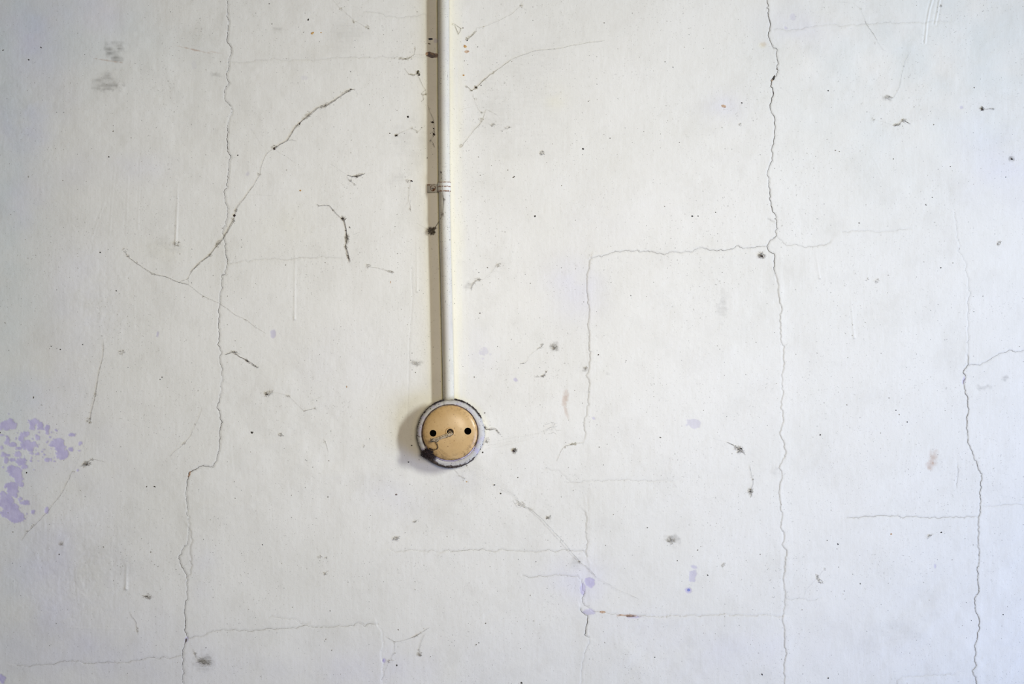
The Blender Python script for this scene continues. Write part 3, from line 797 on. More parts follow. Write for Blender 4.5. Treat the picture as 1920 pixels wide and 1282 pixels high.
cobweb('yellowed cobweb hooked around a black speck, just left of the pipe shadow',
       [([(759,128),(768,139),(777,140),(783,138),(791,156),(798,168),(800,177),(793,178),(795,186),(790,191)], 2, .7, .16), ([(798,168),(790,176)], 2, .6, .14), ([(768,139),(777,140)], 3, .6, .18)],
       [(784,137,3.2,34,1.3,1.0), (799,176,2.6,16), (793,178,2.2,12), (772,140,2.4,12,2,.1)], [(783,137,2.2,1.4,.8), (786,141,1.8,1.1,.5)], mat=M_WEBY)
cobweb('short pale brown cobweb arc level with the brown paint chip, left of the pipe',
       [([(748,110),(762,111),(770,107),(777,102),(779,92),(778,86)], 2, .5, .16), ([(777,102),(790,103),(800,102)], 1, .4, .1)], [(765,110,3,20,2.4,-.2), (778,91,1.6,8), (752,110,3,12)], mat=M_WEBY)
cobweb('thin cobweb streaks left of the pipe, beside two black flecks',
       [([(743,254),(757,246),(772,240),(782,247),(798,235)], 1, .7, .13), ([(772,240),(780,244),(783,249)], 1, .5, .10)], [(744,253,3,18), (772,240,2.5,10), (783,247,2.5,10)], [(743,254,2.2,1.5,.3)], mat=M_WEBY)
cobweb('dark cobweb shred lying in the pipe shadow above the clip',
       [([(803,197),(806,210),(811,222),(813,235),(814,251),(808,262),(805,268)], 2, .8, .18), ([(808,262),(812,268),(815,277)], 2, .6, .16)],
       [(811,229,3,22,1.2,.3), (813,250,2.4,26,2,1.5), (806,264,2.2,12), (813,273,2,10,1.5,.9)], [(811,229,2.3,1.1,.4), (813,251,2.6,1.5,1.5)], mat=M_CLUMP)
cobweb('dusty vertical cobweb trail dropping from a black fleck, left of the clip',
       [([(770,340),(768,352),(767,365),(766,378),(760,388)], 2, 1.0, .12), ([(769,375),(770,395)], 2, .7, .14)], [(766,339,3.6,26), (767,352,1.6,8), (770,391,2,16,2,1.5)], [(772,339,3.2,1.5,.5)], mat=M_WEBP)


def over_pipe(x, y):
    cx = float(np.interp(y, [0, 350, 440, 500], [831.5, 833, 834.5, 836]))
    d = abs(x - cx)
    return 11.8 + math.sqrt(max(0, 10.3 ** 2 - d * d)) if d < 10.3 else hs(x, y) + 6 * max(0.0, 1 - (d - 10.3) / 16)


def pipe_web():
    rr = random.Random(77)
    V, F = [], []
    A = [(825,320),(827,324),(829,337)]; B = [(830,361),(833,374),(832,389),(830,403),(824,414),(815,428),(809,432)]
    for sd in range(3): strand(V, F, B, .6, .24, 900 + sd, .3, 0, over_pipe)
    strand(V, F, A + [(829,345),(830,356)] + B[:1], .3, .26, 910, 2.6, 0, over_pipe); strand(V, F, A, .5, .2, 911, .3, 0, over_pipe)
    strand(V, F, [(824,414),(815,428)], .8, .34, 913, .3, 0, over_pipe)
    strand(V, F, [(809,432),(802,430),(791,424),(780,418)], .3, .09, 914, .3)
    strand(V, F, [(808,430),(804,412),(802,400)], .3, .06, 915, .3)
    fluff(V, F, 809, 433, 6, 190, rr, .2, .4, .8, 1.0, 0, 1.2)
    fluff(V, F, 815, 429, 3, 30, rr, .2, .4, .8, 1.6, -.9, 2.5)
    fluff(V, F, 827, 323, 2, 26, rr, .2, .2, .3, 1, 0, 20.6)
    fluff(V, F, 833, 374, 2, 24, rr, .16, .2, .3, 1, 1.5, 22)
    fluff(V, F, 830, 402, 2.2, 26, rr, .16, .2, .3, 1.5, 1.8, 21.5)
    return tag(link('cobweb', mesh('cobweb', V, F), M_CLUMP), 'grey cobweb draped over the pipe below the clip, ending in a fluffy clump', 'cobweb', 'cobwebs stuck to the wall')


cobweb('grey-brown cobweb strip sloping down right from the left crack',
       [([(422,665),(439,660),(446,667),(465,677),(480,687),(486,689)], 4, .9, .24), ([(430,662),(439,659),(450,664)], 2, 1.2, .16)], [(440,661,3,26,2,.3), (463,676,2.6,26,2.4,.5), (478,686,2.2,14,2.4,.5)], [(464,677,2,1,.5)], mat=M_CLUMP)
cobweb('wavy thin cobweb trailing right from a dark smudge, mid left of the socket',
       [([(500,738),(520,736),(540,742),(560,760),(571,770),(591,765),(595,771)], 1, .6, .15), ([(571,770),(581,768),(591,765)], 2, .4, .2), ([(582,752),(592,748),(605,742)], 1, .5, .09)],
       [(502,738,5,46,1.3,-.2), (509,735,4,16), (541,742,3,14,1.6,.4), (571,770,2,10), (591,765,2,12)], [(501,739,2.8,1.3,-.1)], mat=M_WEB)
cobweb('brown broken cobweb twig sticking out right of the socket',
       [([(905,797),(911,804),(918,805),(930,804),(934,810),(939,815)], 3, .7, .24), ([(934,812),(934,820),(935,828)], 1, .4, .09), ([(905,790),(908,786)], 2, .8, .15), ([(913,805),(920,802),(931,803)], 2, .5, .2)],
       [(908,801,3.4,46,1.6,.9), (919,805,2,12,2,0), (933,808,2,14,1.5,.9), (913,828,3,24), (914,823,3,14)], [(908,801,3.6,1.8,.9)], mat=M_CLUMP)
FAN = [(([(852,880),(862,892),(870,898)]), 2, .8, .12)]
for q in range(9):
    FAN.append(([(858 + q * 4, 876 - q * .6), (890 + q * 3, 893 - q * 2), (925 + q * 1.6, 912 - q * 2.2), (960, 929 - q * 1.4), (972, 940 - q * .6)], 1, 1.2, .065, .5, 4))
cobweb('wide fan of fine cobweb threads running from the socket bottom to the lower right patch',
       FAN + [([(966,936),(980,946),(996,955),(1022,977),(1045,1003),(1069,1031),(1087,1053),(1102,1064),(1118,1082)], 3, .6, .13, .5, 3), ([(1102,1064),(1118,1082),(1157,1104),(1200,1123)], 2, .8, .08, .5, 2), ([(962,937),(970,950),(976,951),(980,946)], 2, .7, .12)],
       [(978,945,5,30,2,.5), (996,955,3,14,2,.6), (1087,1053,2.4,14,1.5,.7), (866,895,4,10,2,.7)], [(1087,1053,1.7,.9,.7), (927,909,1.5,1.1,.3), (939,925,1.6,1.1,.9)], mat=M_WEBP)
cobweb('faint pale cobweb veil spreading right from the socket at mid height',
       [([(908,836),(935,832),(960,827),(1000,815),(1045,796)], 1, 1.5, .07), ([(912,830),(940,826),(975,818),(1010,812),(1040,803)], 1, 1.6, .07), ([(915,841),(960,831),(1000,822)], 1, 1.5, .06), ([(906,846),(925,835),(936,828)], 1, 1, .08)], [(1030,805,12,12,1.5,-.3)], mat=M_WEBP)
cobweb('dark star-shaped cobweb knot with stretched threads, far right of the socket',
       [([(1363,828),(1378,836),(1388,843),(1398,853)], 3, .9, .15), ([(1388,843),(1384,850),(1391,838)], 2, .8, .15), ([(1330,820),(1363,828)], 1, .5, .06)], [(1387,842,6,60,1.3,.5), (1378,837,3,14,2,.6)], [(1390,841,1.9,1.5,.3)], mat=M_CLUMP)
cobweb('vertical cobweb thread ending in a grey tuft, below the star-shaped knot',
       [([(1406,870),(1408,885),(1412,900),(1411,912),(1408,921),(1409,931)], 2, .6, .16)], [(1408,921,4,60,1.5,1.5), (1412,899,2,12), (1409,930,1.8,10,1.5,1.5)], [(1408,921,1.5,1.2,.3)], mat=M_WEB)
cobweb('long faint cobweb line falling down the far left, above the lavender peeling',
       [([(195,640),(191,678),(183,715),(179,740),(171,775),(168,794)], 2, .7, .17), ([(171,775),(168,794),(160,830),(140,880)], 1, .6, .07), ([(183,715),(179,740),(171,775)], 2, .8, .18)], [(179,740,3,16), (167,787,4,22,1.3,1.2), (170,793,2,14)], mat=M_WEB)
cobweb('straight thin cobweb line slanting below the lavender peeling in the lower left',
       [([(136,884),(118,922),(86,963),(52,997),(42,1013)], 2, .5, .15)], [(138,884,2.2,10), (62,987,2.4,12,2,-.8), (52,996,2,10)], mat=M_WEB)
cobweb('small fluffy cobweb with a brown tail, right of the lavender peeling',
       [([(150,874),(163,869),(171,862),(186,864),(200,867)], 2, .9, .12)], [(163,870,5,56,1.6,-.3), (172,862,3,14)], [(163,870,2.4,1,-.2)], mat=M_CLUMP)
cobweb('faint cobweb thread curving down to the bend of the left crack',
       [([(379,765),(370,790),(359,816),(347,831),(333,842),(319,856)], 2, .5, .13)], [(346,831,2.4,16,1.8,-.5), (359,816,1.6,6)], mat=M_WEBP)
cobweb('arched pale brown cobweb right of the pipe, half way up',
       [([(884,545),(884,539),(889,530),(897,523),(905,525)], 3, .7, .17), ([(905,525),(922,510),(931,500),(944,492)], 1, .6, .1), ([(918,512),(930,508),(946,512)], 1, 1, .07)], [(896,524,3,26,2,-.1), (889,530,2,14,1.6,-.9), (935,497,3.4,22,1.7,-.6), (884,540,2,8)], mat=M_WEB)
cobweb('short slanting cobweb wisp left of the pipe shadow, half way up',
       [([(691,499),(703,502),(720,506),(738,510)], 2, .7, .12), ([(722,507),(738,510)], 2, .5, .17)], [(691,498,4,22), (732,509,2.6,18,2.4,.2)], mat=M_WEB)
cobweb('forked cobweb at the bottom edge below the socket',
       [([(724,1194),(732,1199),(740,1204),(760,1199),(780,1192),(791,1185),(806,1176)], 2, .6, .14), ([(740,1204),(740,1217),(738,1226),(728,1240),(716,1275)], 2, .7, .12), ([(770,1196),(780,1192),(789,1187)], 2, .6, .16)],
       [(740,1204,2,10), (740,1225,2,12), (732,1238,3,20,1.8,-.4), (780,1192,2.2,14,2,-.4), (790,1186,1.7,8)], mat=M_WEB)
cobweb('thread with a round grey tuft beside the forked cobweb at the bottom edge',
       [([(797,1188),(791,1200),(788,1209),(786,1225)], 3, .9, .1)], [(787,1226,4,50), (786,1218,2,10)], mat=M_WEB)
cobweb('short grey zigzag cobweb at the upper right',
       [([(1636,224),(1655,228),(1678,235)], 1, .4, .06), ([(1677,235),(1687,233),(1690,229),(1695,226),(1707,233)], 3, .6, .2)], [(1682,234,2.4,34,2.6,-.15), (1695,226,3,36,1.5,0), (1638,224,3,10)], mat=M_WEB)
cobweb('faint curved cobweb thread with a smudge at its foot, upper right',
       [([(1706,100),(1697,115),(1690,148),(1687,164),(1675,184)], 2, .6, .08), ([(1690,148),(1687,164),(1675,184)], 1, .5, .1)], [(1666,183,4.5,28,1.4,0)], mat=M_WEBP)
cobweb('fine cobweb thread bending down from the top edge, right of the middle crack',
       [([(1567,4),(1601,6),(1614,17),(1623,39),(1635,60),(1655,92),(1663,97)], 1, .4, .11), ([(1623,39),(1635,60),(1645,76)], 2, .7, .14)], [(1614,17,1.8,8), (1641,81,1.8,6)], mat=M_WEBP)
cobweb('green-grey tuft with a short tail near the upper right edge',
       [([(1842,204),(1852,204),(1866,205)], 2, .9, .14)], [(1842,204,3.6,60,1.1,0), (1861,204,2.4,10,2,0)], [(1842,205,2,1.5,1.2)], mat=M_CLUMP)
cobweb('grey kinked cobweb with a dangling thread, right of the lower patch',
       [([(1507,1120),(1511,1107),(1524,1093),(1532,1084),(1534,1076)], 1, .5, .09), ([(1532,1077),(1534,1084),(1539,1091)], 3, .9, .17), ([(1534,1084),(1541,1073),(1547,1067)], 1, .5, .09)], [(1538,1089,3.6,30,1.5,.6), (1533,1080,2.4,18,1.5,1.4), (1547,1067,2.4,10)], mat=M_WEB)
cobweb('hooked grey cobweb thread rising to the right, above and right of the socket',
       [([(975,682),(984,681),(990,675),(992,668),(1005,657),(1020,645)], 1, .5, .11), ([(975,682),(984,681),(990,676)], 1, .3, .15)], [(1014,650,2.6,18,2.4,-.7), (1018,645,2.4,10), (979,681,1.8,8,2,0)], mat=M_WEB)
cobweb('small brown cobweb bead pair right of the hooked thread',
       [([(1001,706),(1010,706),(1019,704),(1024,697)], 2, .5, .11)], [(1019,704,2.6,30,1.6,0), (1024,697,2,16), (1008,705,2,6)], mat=M_CLUMP)
cobweb('brownish cobweb whisker curling up right of the brown fluff ball',
       [([(1044,864),(1050,850),(1061,836),(1077,832),(1094,830)], 2, .6, .14), ([(1061,836),(1077,832)], 3, .7, .17)], [(1075,832,2.6,24,3,-.15), (1060,838,2,10)], mat=M_WEBY)
cobweb('short broken cobweb dashes near the bottom left, below a paint drip',
       [([(243,1147),(248,1157),(256,1166),(257,1178),(260,1190)], 2, .5, .13)], [(258,1180,2,16,2,1.4)], mat=M_WEB)
cobweb('grey scribble of cobweb beside the foot of the left crack',
       [([(362,1216),(368,1230),(374,1238),(385,1240),(397,1250)], 3, 1.4, .12), ([(370,1240),(384,1238),(396,1246)], 3, 1.8, .14)], [(383,1241,7,60,1.6,.5), (366,1226,4,14)], mat=M_WEB)
cobweb('thin yellowed cobweb lace hanging from the top edge left of the pipe',
       [([(624,0),(636,14),(641,17),(652,28),(664,39),(678,46),(691,54)], 1, 1.2, .1), ([(636,14),(648,14)], 1, .6, .08)], [(640,17,3,12), (665,40,3,14), (689,50,3,16,1.2,1.2), (691,54,1.5,10)], mat=M_WEBY)
cobweb('fine brown hairline cobweb left of the socket at the height of its holes',
       [([(607,822),(612,832),(616,848)], 2, .5, .12)], [(610,828,1.6,8)], mat=M_WEBP)

# loose tufts of dust stuck to the paint, each a thing of its own
for (lab, fl, gr, mt) in (
        ('dark fluff ball beside the junction of the middle crack and the patch edge', [(1428,479,5,80,1.3,.5)], [(1429,480,2.6,1.9,.7)], M_CLUMP),
        ('brown fluff ball right of the socket', [(965,845,4.6,80)], [(963,845,2.4,2.0,.5)], M_CLUMP),
        ('grey smudge-like tuft near the centre of the rectangular patch top left', [(1041,650,5,50,1.2,.6)], [], M_WEB),
        ('tiny grey tuft on the left edge of the rectangular patch', [(1098,690,3.4,28)], [], M_WEB),
        ('pale tuft of lint low in the rectangular patch', [(1258,1013,6.5,44,1.3,.4)], [], M_WEB),
        ('small dark lint shred below the long fan of cobweb', [(1029,970,3.0,36,1.6,-.3)], [(1028,971,1.8,.9,-.3)], M_CLUMP),
        ('small grey lint spot low on the right of the rectangular patch', [(1356,1059,2.8,24,1.5,-1.0)], [], M_WEB),
        ('small lint tuft on the wall between the two lower cobwebs on the left', [(277,1118,4.6,44,1.5,.15)], [(276,1118,2.3,.9,.1)], M_CLUMP),
        ('thin lint curl below the crack bend at the left, above a paint drip', [(116,1019,3.4,30)], [], M_WEB),
        ('grey lint spot between left crack and lavender peeling', [(229,660,4,24,1.4,-.2)], [], M_WEB),
        ('small brown lint tuft just below the raised paint drip at upper left', [(332,457,4.4,34,1.4,-.6)], [], M_WEB),
        ('greyish lint shred at the left of the pipe shadow near the socket', [(782,680,5.5,24,1.5,.1)], [], M_WEBP),
        ('small curled lint fleck below the socket', [(743,1010,4.2,40,1.5,-.2)], [], M_CLUMP),
        ('tiny lint dash below the socket, left of the fan of cobweb', [(779,977,2.2,20,1.8,-.3)], [], M_CLUMP),
        ('grey lint fleck at the right near the top of the right-hand crack', [(1874,456,3,34,1.6,-1.0)], [], M_WEB),
        ('pale lint pair at the right of the middle crack', [(1644,527,3,20,1.6,-.7), (1626,524,2.4,8,2,-1)], [], M_WEB),
        ('short blue-grey lint hook low between the middle and right cracks', [(1742,1005,3,22,1.5,-.6), (1746,1002,3,8,2,-.4)], [], M_WEB),
        ('small lint shreds low on the left half, above the horizontal crack', [(600,1044,2.6,14,2,.2), (611,1046,2,14,1.6,-.4), (611,1074,3,22,1.5,-.9)], [], M_WEB),
        ('grey-brown lint tuft left of the socket, below the wavy cobweb', [(527,815,3.6,26,1.5,.2)], [], M_WEB),
        ('faint lint wisp left of the socket shadow', [(683,836,3,14,.6,0)], [], M_WEBP),
        ('small grey lint tuft above the clip, far right of the pipe', [(1017,287,4,36,1.3,.2)], [], M_WEB),
        ('pale lint fleck above the pale round chip at the right', [(1388,233,2.6,18,1.3,.2)], [], M_WEB),
        ('tiny dark lint tuft at the top edge near the right', [(1764,11,2.2,20)], [], M_CLUMP)):
    cobweb(lab, [], fl, gr, mt, name='dust_tuft')


# ------------------------------------------------------------------ the conduit pipe
def lathe_y(profile, cx, cy, n=96, jitter=None):
    """profile: (radius, depth) pairs, revolved about the axis that leaves the wall at cx, cy"""
    V, F = [], []
    for r, d in profile:
        for k in range(n):
            a = 2 * math.pi * k / n
            j = jitter(a, r, d) if jitter else 0
            V.append(Vector(((cx - 960) * S + (r + j) * S * math.cos(a), -d * S, ZC - (cy - 641) * S + (r + j) * S * math.sin(a))))
    for i in range(len(profile) - 1):
        for k in range(n):
            k2 = (k + 1) % n
            F.append((i * n + k, i * n + k2, (i + 1) * n + k2, (i + 1) * n + k))
    return V, F


PR = 10.3; PD = 11.6
pipe_pts = []
for y in list(range(-1300, 760, 10)):
    cx = float(np.interp(y, [-1300, 0, 200, 350, 440, 500, 650, 745, 760], [829, 831.3, 832.2, 833, 834.3, 836, 839.3, 841, 841.3]))
    pipe_pts.append(W(cx, y, PD) if y > -60 else Vector(((cx - 960) * S * (1 - PD / CAMD), -PD * S, ZC - (y - 641) * S * (1 - PD / CAMD))))
V, F = [], []
tube(V, F, pipe_pts, PR * S, 40)


def pipe_material():
    m, nt, bs = new_mat('gloss_white_pipe_paint')
    co = nd(nt, 'ShaderNodeTexCoord').outputs['Object']
    base = mix(nt, ramp(nt, noise_node(nt, co, 30, 4), 0.4, 0.65), srgb(202, 199, 187), srgb(196, 192, 184))
    gate = ramp(nt, noise_node(nt, co, 45, 4, 0.65, (1, 1, .35)), 0.36, 0.62)
    d1 = mth(nt, 'MULTIPLY', dots(nt, co, 620, 0.30, 1.6), mth(nt, 'MULTIPLY', gate, 1.0))
    base = mix(nt, d1, base, srgb(92, 86, 84))
    base = mix(nt, mth(nt, 'MULTIPLY', dots(nt, co, 260, 0.16, 2.5, 5.1), 0.9), base, srgb(70, 66, 62))
    sm = ramp(nt, noise_node(nt, co, 110, 5, 0.7, (1.2, 1, .25)), 0.56, 0.78)
    base = mix(nt, mth(nt, 'MULTIPLY', sm, .38), base, srgb(126, 122, 120))
    nt.links.new(base, bs.inputs['Base Color'])
    bs.inputs['Specular IOR Level'].default_value = 0.3
    bs.inputs['Roughness'].default_value = 0.5
    n1 = bump(nt, bs, noise_node(nt, co, 160, 4, .55), 0.00025, 0.5)
    bump(nt, bs, noise_node(nt, co, 1400, 2), 0.00005, 0.5, n1)
    return m


M_PIPE = pipe_material()
pipe = tag(link('conduit_pipe', mesh('conduit_pipe', V, F), M_PIPE), 'white painted vertical conduit pipe running down the wall into the round socket', 'pipe')

# ------------------------------------------------------------------ the clip: strap with ribs over the pipe, foot and screw beside it
clip = tag(empty('conduit_clip', W(826, 351, 0)), 'rusty white painted clip strapping the vertical pipe to the wall', 'clip')


def rust_material(name, paint, lo, hi, sc=420):
    m, nt, bs = new_mat(name)
    co = nd(nt, 'ShaderNodeTexCoord').outputs['Object']
    rustc = mix(nt, ramp(nt, noise_node(nt, co, 900, 4, .7), .4, .6), srgb(54, 34, 26), srgb(138, 92, 60))
    base = mix(nt, ramp(nt, noise_node(nt, co, sc, 4, .65), lo, hi), paint, rustc)
    nt.links.new(base, bs.inputs['Base Color'])
    bs.inputs['Roughness'].default_value = .75
    bump(nt, bs, noise_node(nt, co, 900, 4), .0002, .7)
    return m


M_CLIP = rust_material('clip_paint', srgb(208, 206, 198), .66, .78)
M_RUST = rust_material('rusty_edge', srgb(208, 202, 190), .42, .52, 900)
cxp = 833.0


def strap_band(y0, y1, r0, mat, name, thick=0.9, wob=0.0):
    V, F = [], []
    n = 40; a0, a1 = math.radians(-12), math.radians(200)
    rows = [(y0, r0 - thick), (y0, r0), ((y0 * 2 + y1) / 3, r0 + .25), ((y0 + 2 * y1) / 3, r0 + .25), (y1, r0), (y1, r0 - thick)]
    rw = random.Random(int(y0 * 10))
    for (y, r) in rows:
        for k in range(n + 1):
            a = a0 + (a1 - a0) * k / n
            c = W(cxp, y + (0.7 * math.sin(a) if True else 0) - .4 + rw.uniform(-wob, wob), PD)
            V.append(c + Vector((math.cos(a) * r * S, -math.sin(a) * r * S, 0)))
    for i in range(len(rows)):
        j = (i + 1) % len(rows)
        for k in range(n):
            F.append((i * (n + 1) + k, i * (n + 1) + k + 1, j * (n + 1) + k + 1, j * (n + 1) + k))
    F.append(tuple(i * (n + 1) for i in range(len(rows))))
    F.append(tuple(i * (n + 1) + n for i in range(len(rows)))[::-1])
    me = mesh(name, V, F)
    bmm = bmesh.new(); bmm.from_mesh(me); bmesh.ops.recalc_face_normals(bmm, faces=bmm.faces); bmm.to_mesh(me); bmm.free()
    return link(name, me, mat, clip, smooth=False)


strap_band(341.5, 359.5, PR + 1.3, M_CLIP, 'strap')
for yy, h in ((342.4, 1.5), (350.4, 2.2), (358.6, 2.6)):
    tag(strap_band(yy - h / 2, yy + h / 2, PR + 1.75, M_RUST, 'rib', .6, .35), 'rusty raised rib')


def box(x0, x1, y0, y1, d0, d1, bev=0.3):
    bmm = bmesh.new()
    vs = [bmm.verts.new(W(x, y, d)) for d in (d0, d1) for (x, y) in ((x0, y0), (x1, y0), (x1, y1), (x0, y1))]
    for f in ((0, 1, 2, 3), (7, 6, 5, 4), (0, 4, 5, 1), (1, 5, 6, 2), (2, 6, 7, 3), (3, 7, 4, 0)):
        bmm.faces.new([vs[i] for i in f])
    bmesh.ops.recalc_face_normals(bmm, faces=bmm.faces)
    bmesh.ops.bevel(bmm, geom=bmm.edges, offset=bev * S, segments=2, affect='EDGES')
    me = bpy.data.meshes.new('box'); bmm.to_mesh(me); bmm.free()
    return me


foot_me = box(801.3, 822.5, 345.2, 361.2, -2.5, 1.0)
link('foot', foot_me, M_CLIP, clip)
for (x0, x1, y0, y1) in ((801.2, 806.5, 345.0, 348.5),):
    tag(link('rust_scab', box(x0, x1, y0, y1, -1, 1.25), M_RUST, clip), 'rusty corner of the foot')
tag(link('rust_scab', box(806.5, 816, 344.9, 345.9, -1, 1.2), M_RUST, clip), 'rusty upper edge of the foot')
tag(link('rust_scab', box(801.4, 816, 360.4, 361.4, -1, 1.1), M_SPECK2, clip), 'dark lower edge of the foot')


def screw():
    prof = [(0.05, 2.7), (2.0, 2.6), (3.6, 2.1), (4.5, 1.2), (4.6, .4)]
    V, F = lathe_y(prof, 811.9 + 0.0, 353.0, 32)
    F.append(tuple(range(32)))
    return mesh('screw', V, F)


M_SCREW = rust_material('rusty_screw', srgb(206, 200, 192), .49, .55, 260)
scr = tag(link('screw', screw(), M_SCREW, clip), 'rust-ringed screw head')
V, F = lathe_y([(4.4, .6), (5.1, .9), (5.4, 1.3), (5.0, 1.5), (4.3, 1.2)], 811.9, 353.0, 32, lambda a, r, d: .35 * math.sin(3 * a + 1))
link('rust_ring', mesh('rust_ring', V, F), rust_material('dark_rust', srgb(190, 180, 170), .33, .44, 500), scr)
link('slot', box(808.9, 814.7, 352.3, 353.5, 2.2, 2.95, .1), M_SPECK, scr)

# ------------------------------------------------------------------ the socket
SX, SY = 845.8, 810.8
sock = tag(empty('wall_socket', W(SX, SY, 0)), 'old round two-hole socket with a cream cover and speckled white base ring', 'socket')
rj = random.Random(3)
jt = [rj.uniform(-1, 1) for _ in range(97)]


def rag(a, r, d):
    k = (a / (2 * math.pi)) % 1 * 96; i = int(k); f = k - i
    return (jt[i] * (1 - f) + jt[(i + 1) % 96] * f)


def base_material():
    m, nt, bs = new_mat('speckled_white_base')
    co = nd(nt, 'ShaderNodeTexCoord').outputs['Object']
    base = mix(nt, ramp(nt, noise_node(nt, co, 110, 4, .6), .52, .66), srgb(186, 183, 178), srgb(174, 168, 188))
    sp = mth(nt, 'MAXIMUM', dots(nt, co, 520, 0.30, 1.5), dots(nt, co, 240, 0.25, 2.0, 1.7))
    base = mix(nt, mth(nt, 'MULTIPLY', sp, .8), base, srgb(70, 62, 66))
    bl = ramp(nt, noise_node(nt, co, 300, 5, .7), .62, .68)
    base = mix(nt, mth(nt, 'MULTIPLY', bl, .75), base, srgb(64, 54, 52))
    # grime caked along the outermost edge and thickest underneath
    at = nd(nt, 'ShaderNodeAttribute', attribute_name='grime').outputs['Fac']
    g = ramp(nt, mth(nt, 'ADD', at, mth(nt, 'MULTIPLY', noise_node(nt, co, 380, 5, .7), .9)), .86, .98)
    base = mix(nt, g, base, mix(nt, ramp(nt, noise_node(nt, co, 600, 3), .4, .6), srgb(38, 30, 34), srgb(86, 74, 62)))
    nt.links.new(base, bs.inputs['Base Color'])
    bs.inputs['Roughness'].default_value = .7
    n1 = bump(nt, bs, noise_node(nt, co, 500, 4, .6), .0005, .7)
    return m


M_BASE = base_material()
prof = [(61.5, -2.5), (63.0, 0), (63.2, 2), (62.8, 10), (62.4, 20), (61.8, 27.5), (60.4, 30.2), (58.0, 31.8), (55.0, 32.4), (52.6, 32.4), (51.4, 31.6), (51.0, 29), (51.0, 20), (49, 14), (0.5, 14)]
V, F = lathe_y(prof, SX, SY, 192, lambda a, r, d: (0.35 * rag(a, r, d) + .45 * math.sin(5 * a + 1) * .5) if r > 58 else 0)
# lower half of the base bulges a little: an old cement skirt
for i, v in enumerate(V):
    dz = (ZC - (SY - 641) * S - v.z) / S; dx = (v.x - (SX - 960) * S) / S
    if math.hypot(dx, dz) > 56 and dz > 10:
        k = min(1.0, (dz - 10) / 50)
        v.z -= 2.2 * k * S
me = mesh('base', V, F)
ga = me.attributes.new('grime', 'FLOAT', 'POINT')
vals = []
for v in V:
    dz = (ZC - (SY - 641) * S - v.z) / S; dx = (v.x - (SX - 960) * S) / S
    r = math.hypot(dx, dz); ang = math.atan2(dz, dx)      # positive = downwards
    depth = -v.y / S
    g = 0.0
    g += 0.52 * (1 - min(1, max(0, (depth - 26.0) / 6.5))) if r > 58 else 0
    low = max(0, math.sin(ang)) ** 2
    g += low * (0.46 if r > 58 else (0.20 if r > 54.5 else 0.03))
    ll = math.exp(-(((ang - 2.3) / .28) ** 2)); g += .35 * ll
    if -0.5 < ang < 0.75 and r > 58: g -= .42
    vals.append(g)
ga.data.foreach_set('value', vals)
base = link('base', me, M_BASE, sock)
tag(base, 'white speckled base ring with dark grime round its edge')
# encrusted dirt rim where the base meets the plaster
V, F = [], []
rr = random.Random(8)
for k in range(1500):
    a = rr.uniform(0, 2 * math.pi)
    dn = 0.35 + 0.65 * max(0, math.sin(a)) + 0.45 * max(0, -math.cos(a)) + (0.5 if -1.9 < (a - 2 * math.pi if a > math.pi else a) < -0.5 else 0)
    if rr.random() > dn: continue
    if abs(math.degrees(math.atan2(-math.sin(a), math.cos(a))) - 93) < 9: continue
    q = 62.5 + rr.uniform(-1.0, 0.9) + (1.0 if math.sin(a) > .75 else 0)
    if -0.45 < math.atan2(math.sin(a), math.cos(a)) < 0.8 and rr.random() < .88: continue
    sz = rr.uniform(.3, 1.0)
    grain(V, F, SX + q * math.cos(a), SY + q * math.sin(a) + (2 * max(0, math.sin(a))), sz * 1.6, sz, rr, rr.choice((rr.uniform(0.0, 27.0), rr.uniform(22, 30))), a + 1.57 + rr.uniform(-.5, .5), surf=0.0)
tag(link('grime_rim', mesh('grime_rim', V, F), speckled('caked_grime', srgb(70, 60, 56), srgb(28, 22, 24), 500, .4, .58, .95), sock), 'dark crumbly grime around the base', kind='stuff')

# cream cover: domed shell with two pin holes and the screw well, cut through
CXc, CYc = 844.8, 809.6
RC = 50.6


def dome_d(r):
    t = min(1.0, r / RC)
    return 21.0 + 11.5 * math.sqrt(max(0.0, 1 - (t * 0.985) ** 2.5)) - 2.0


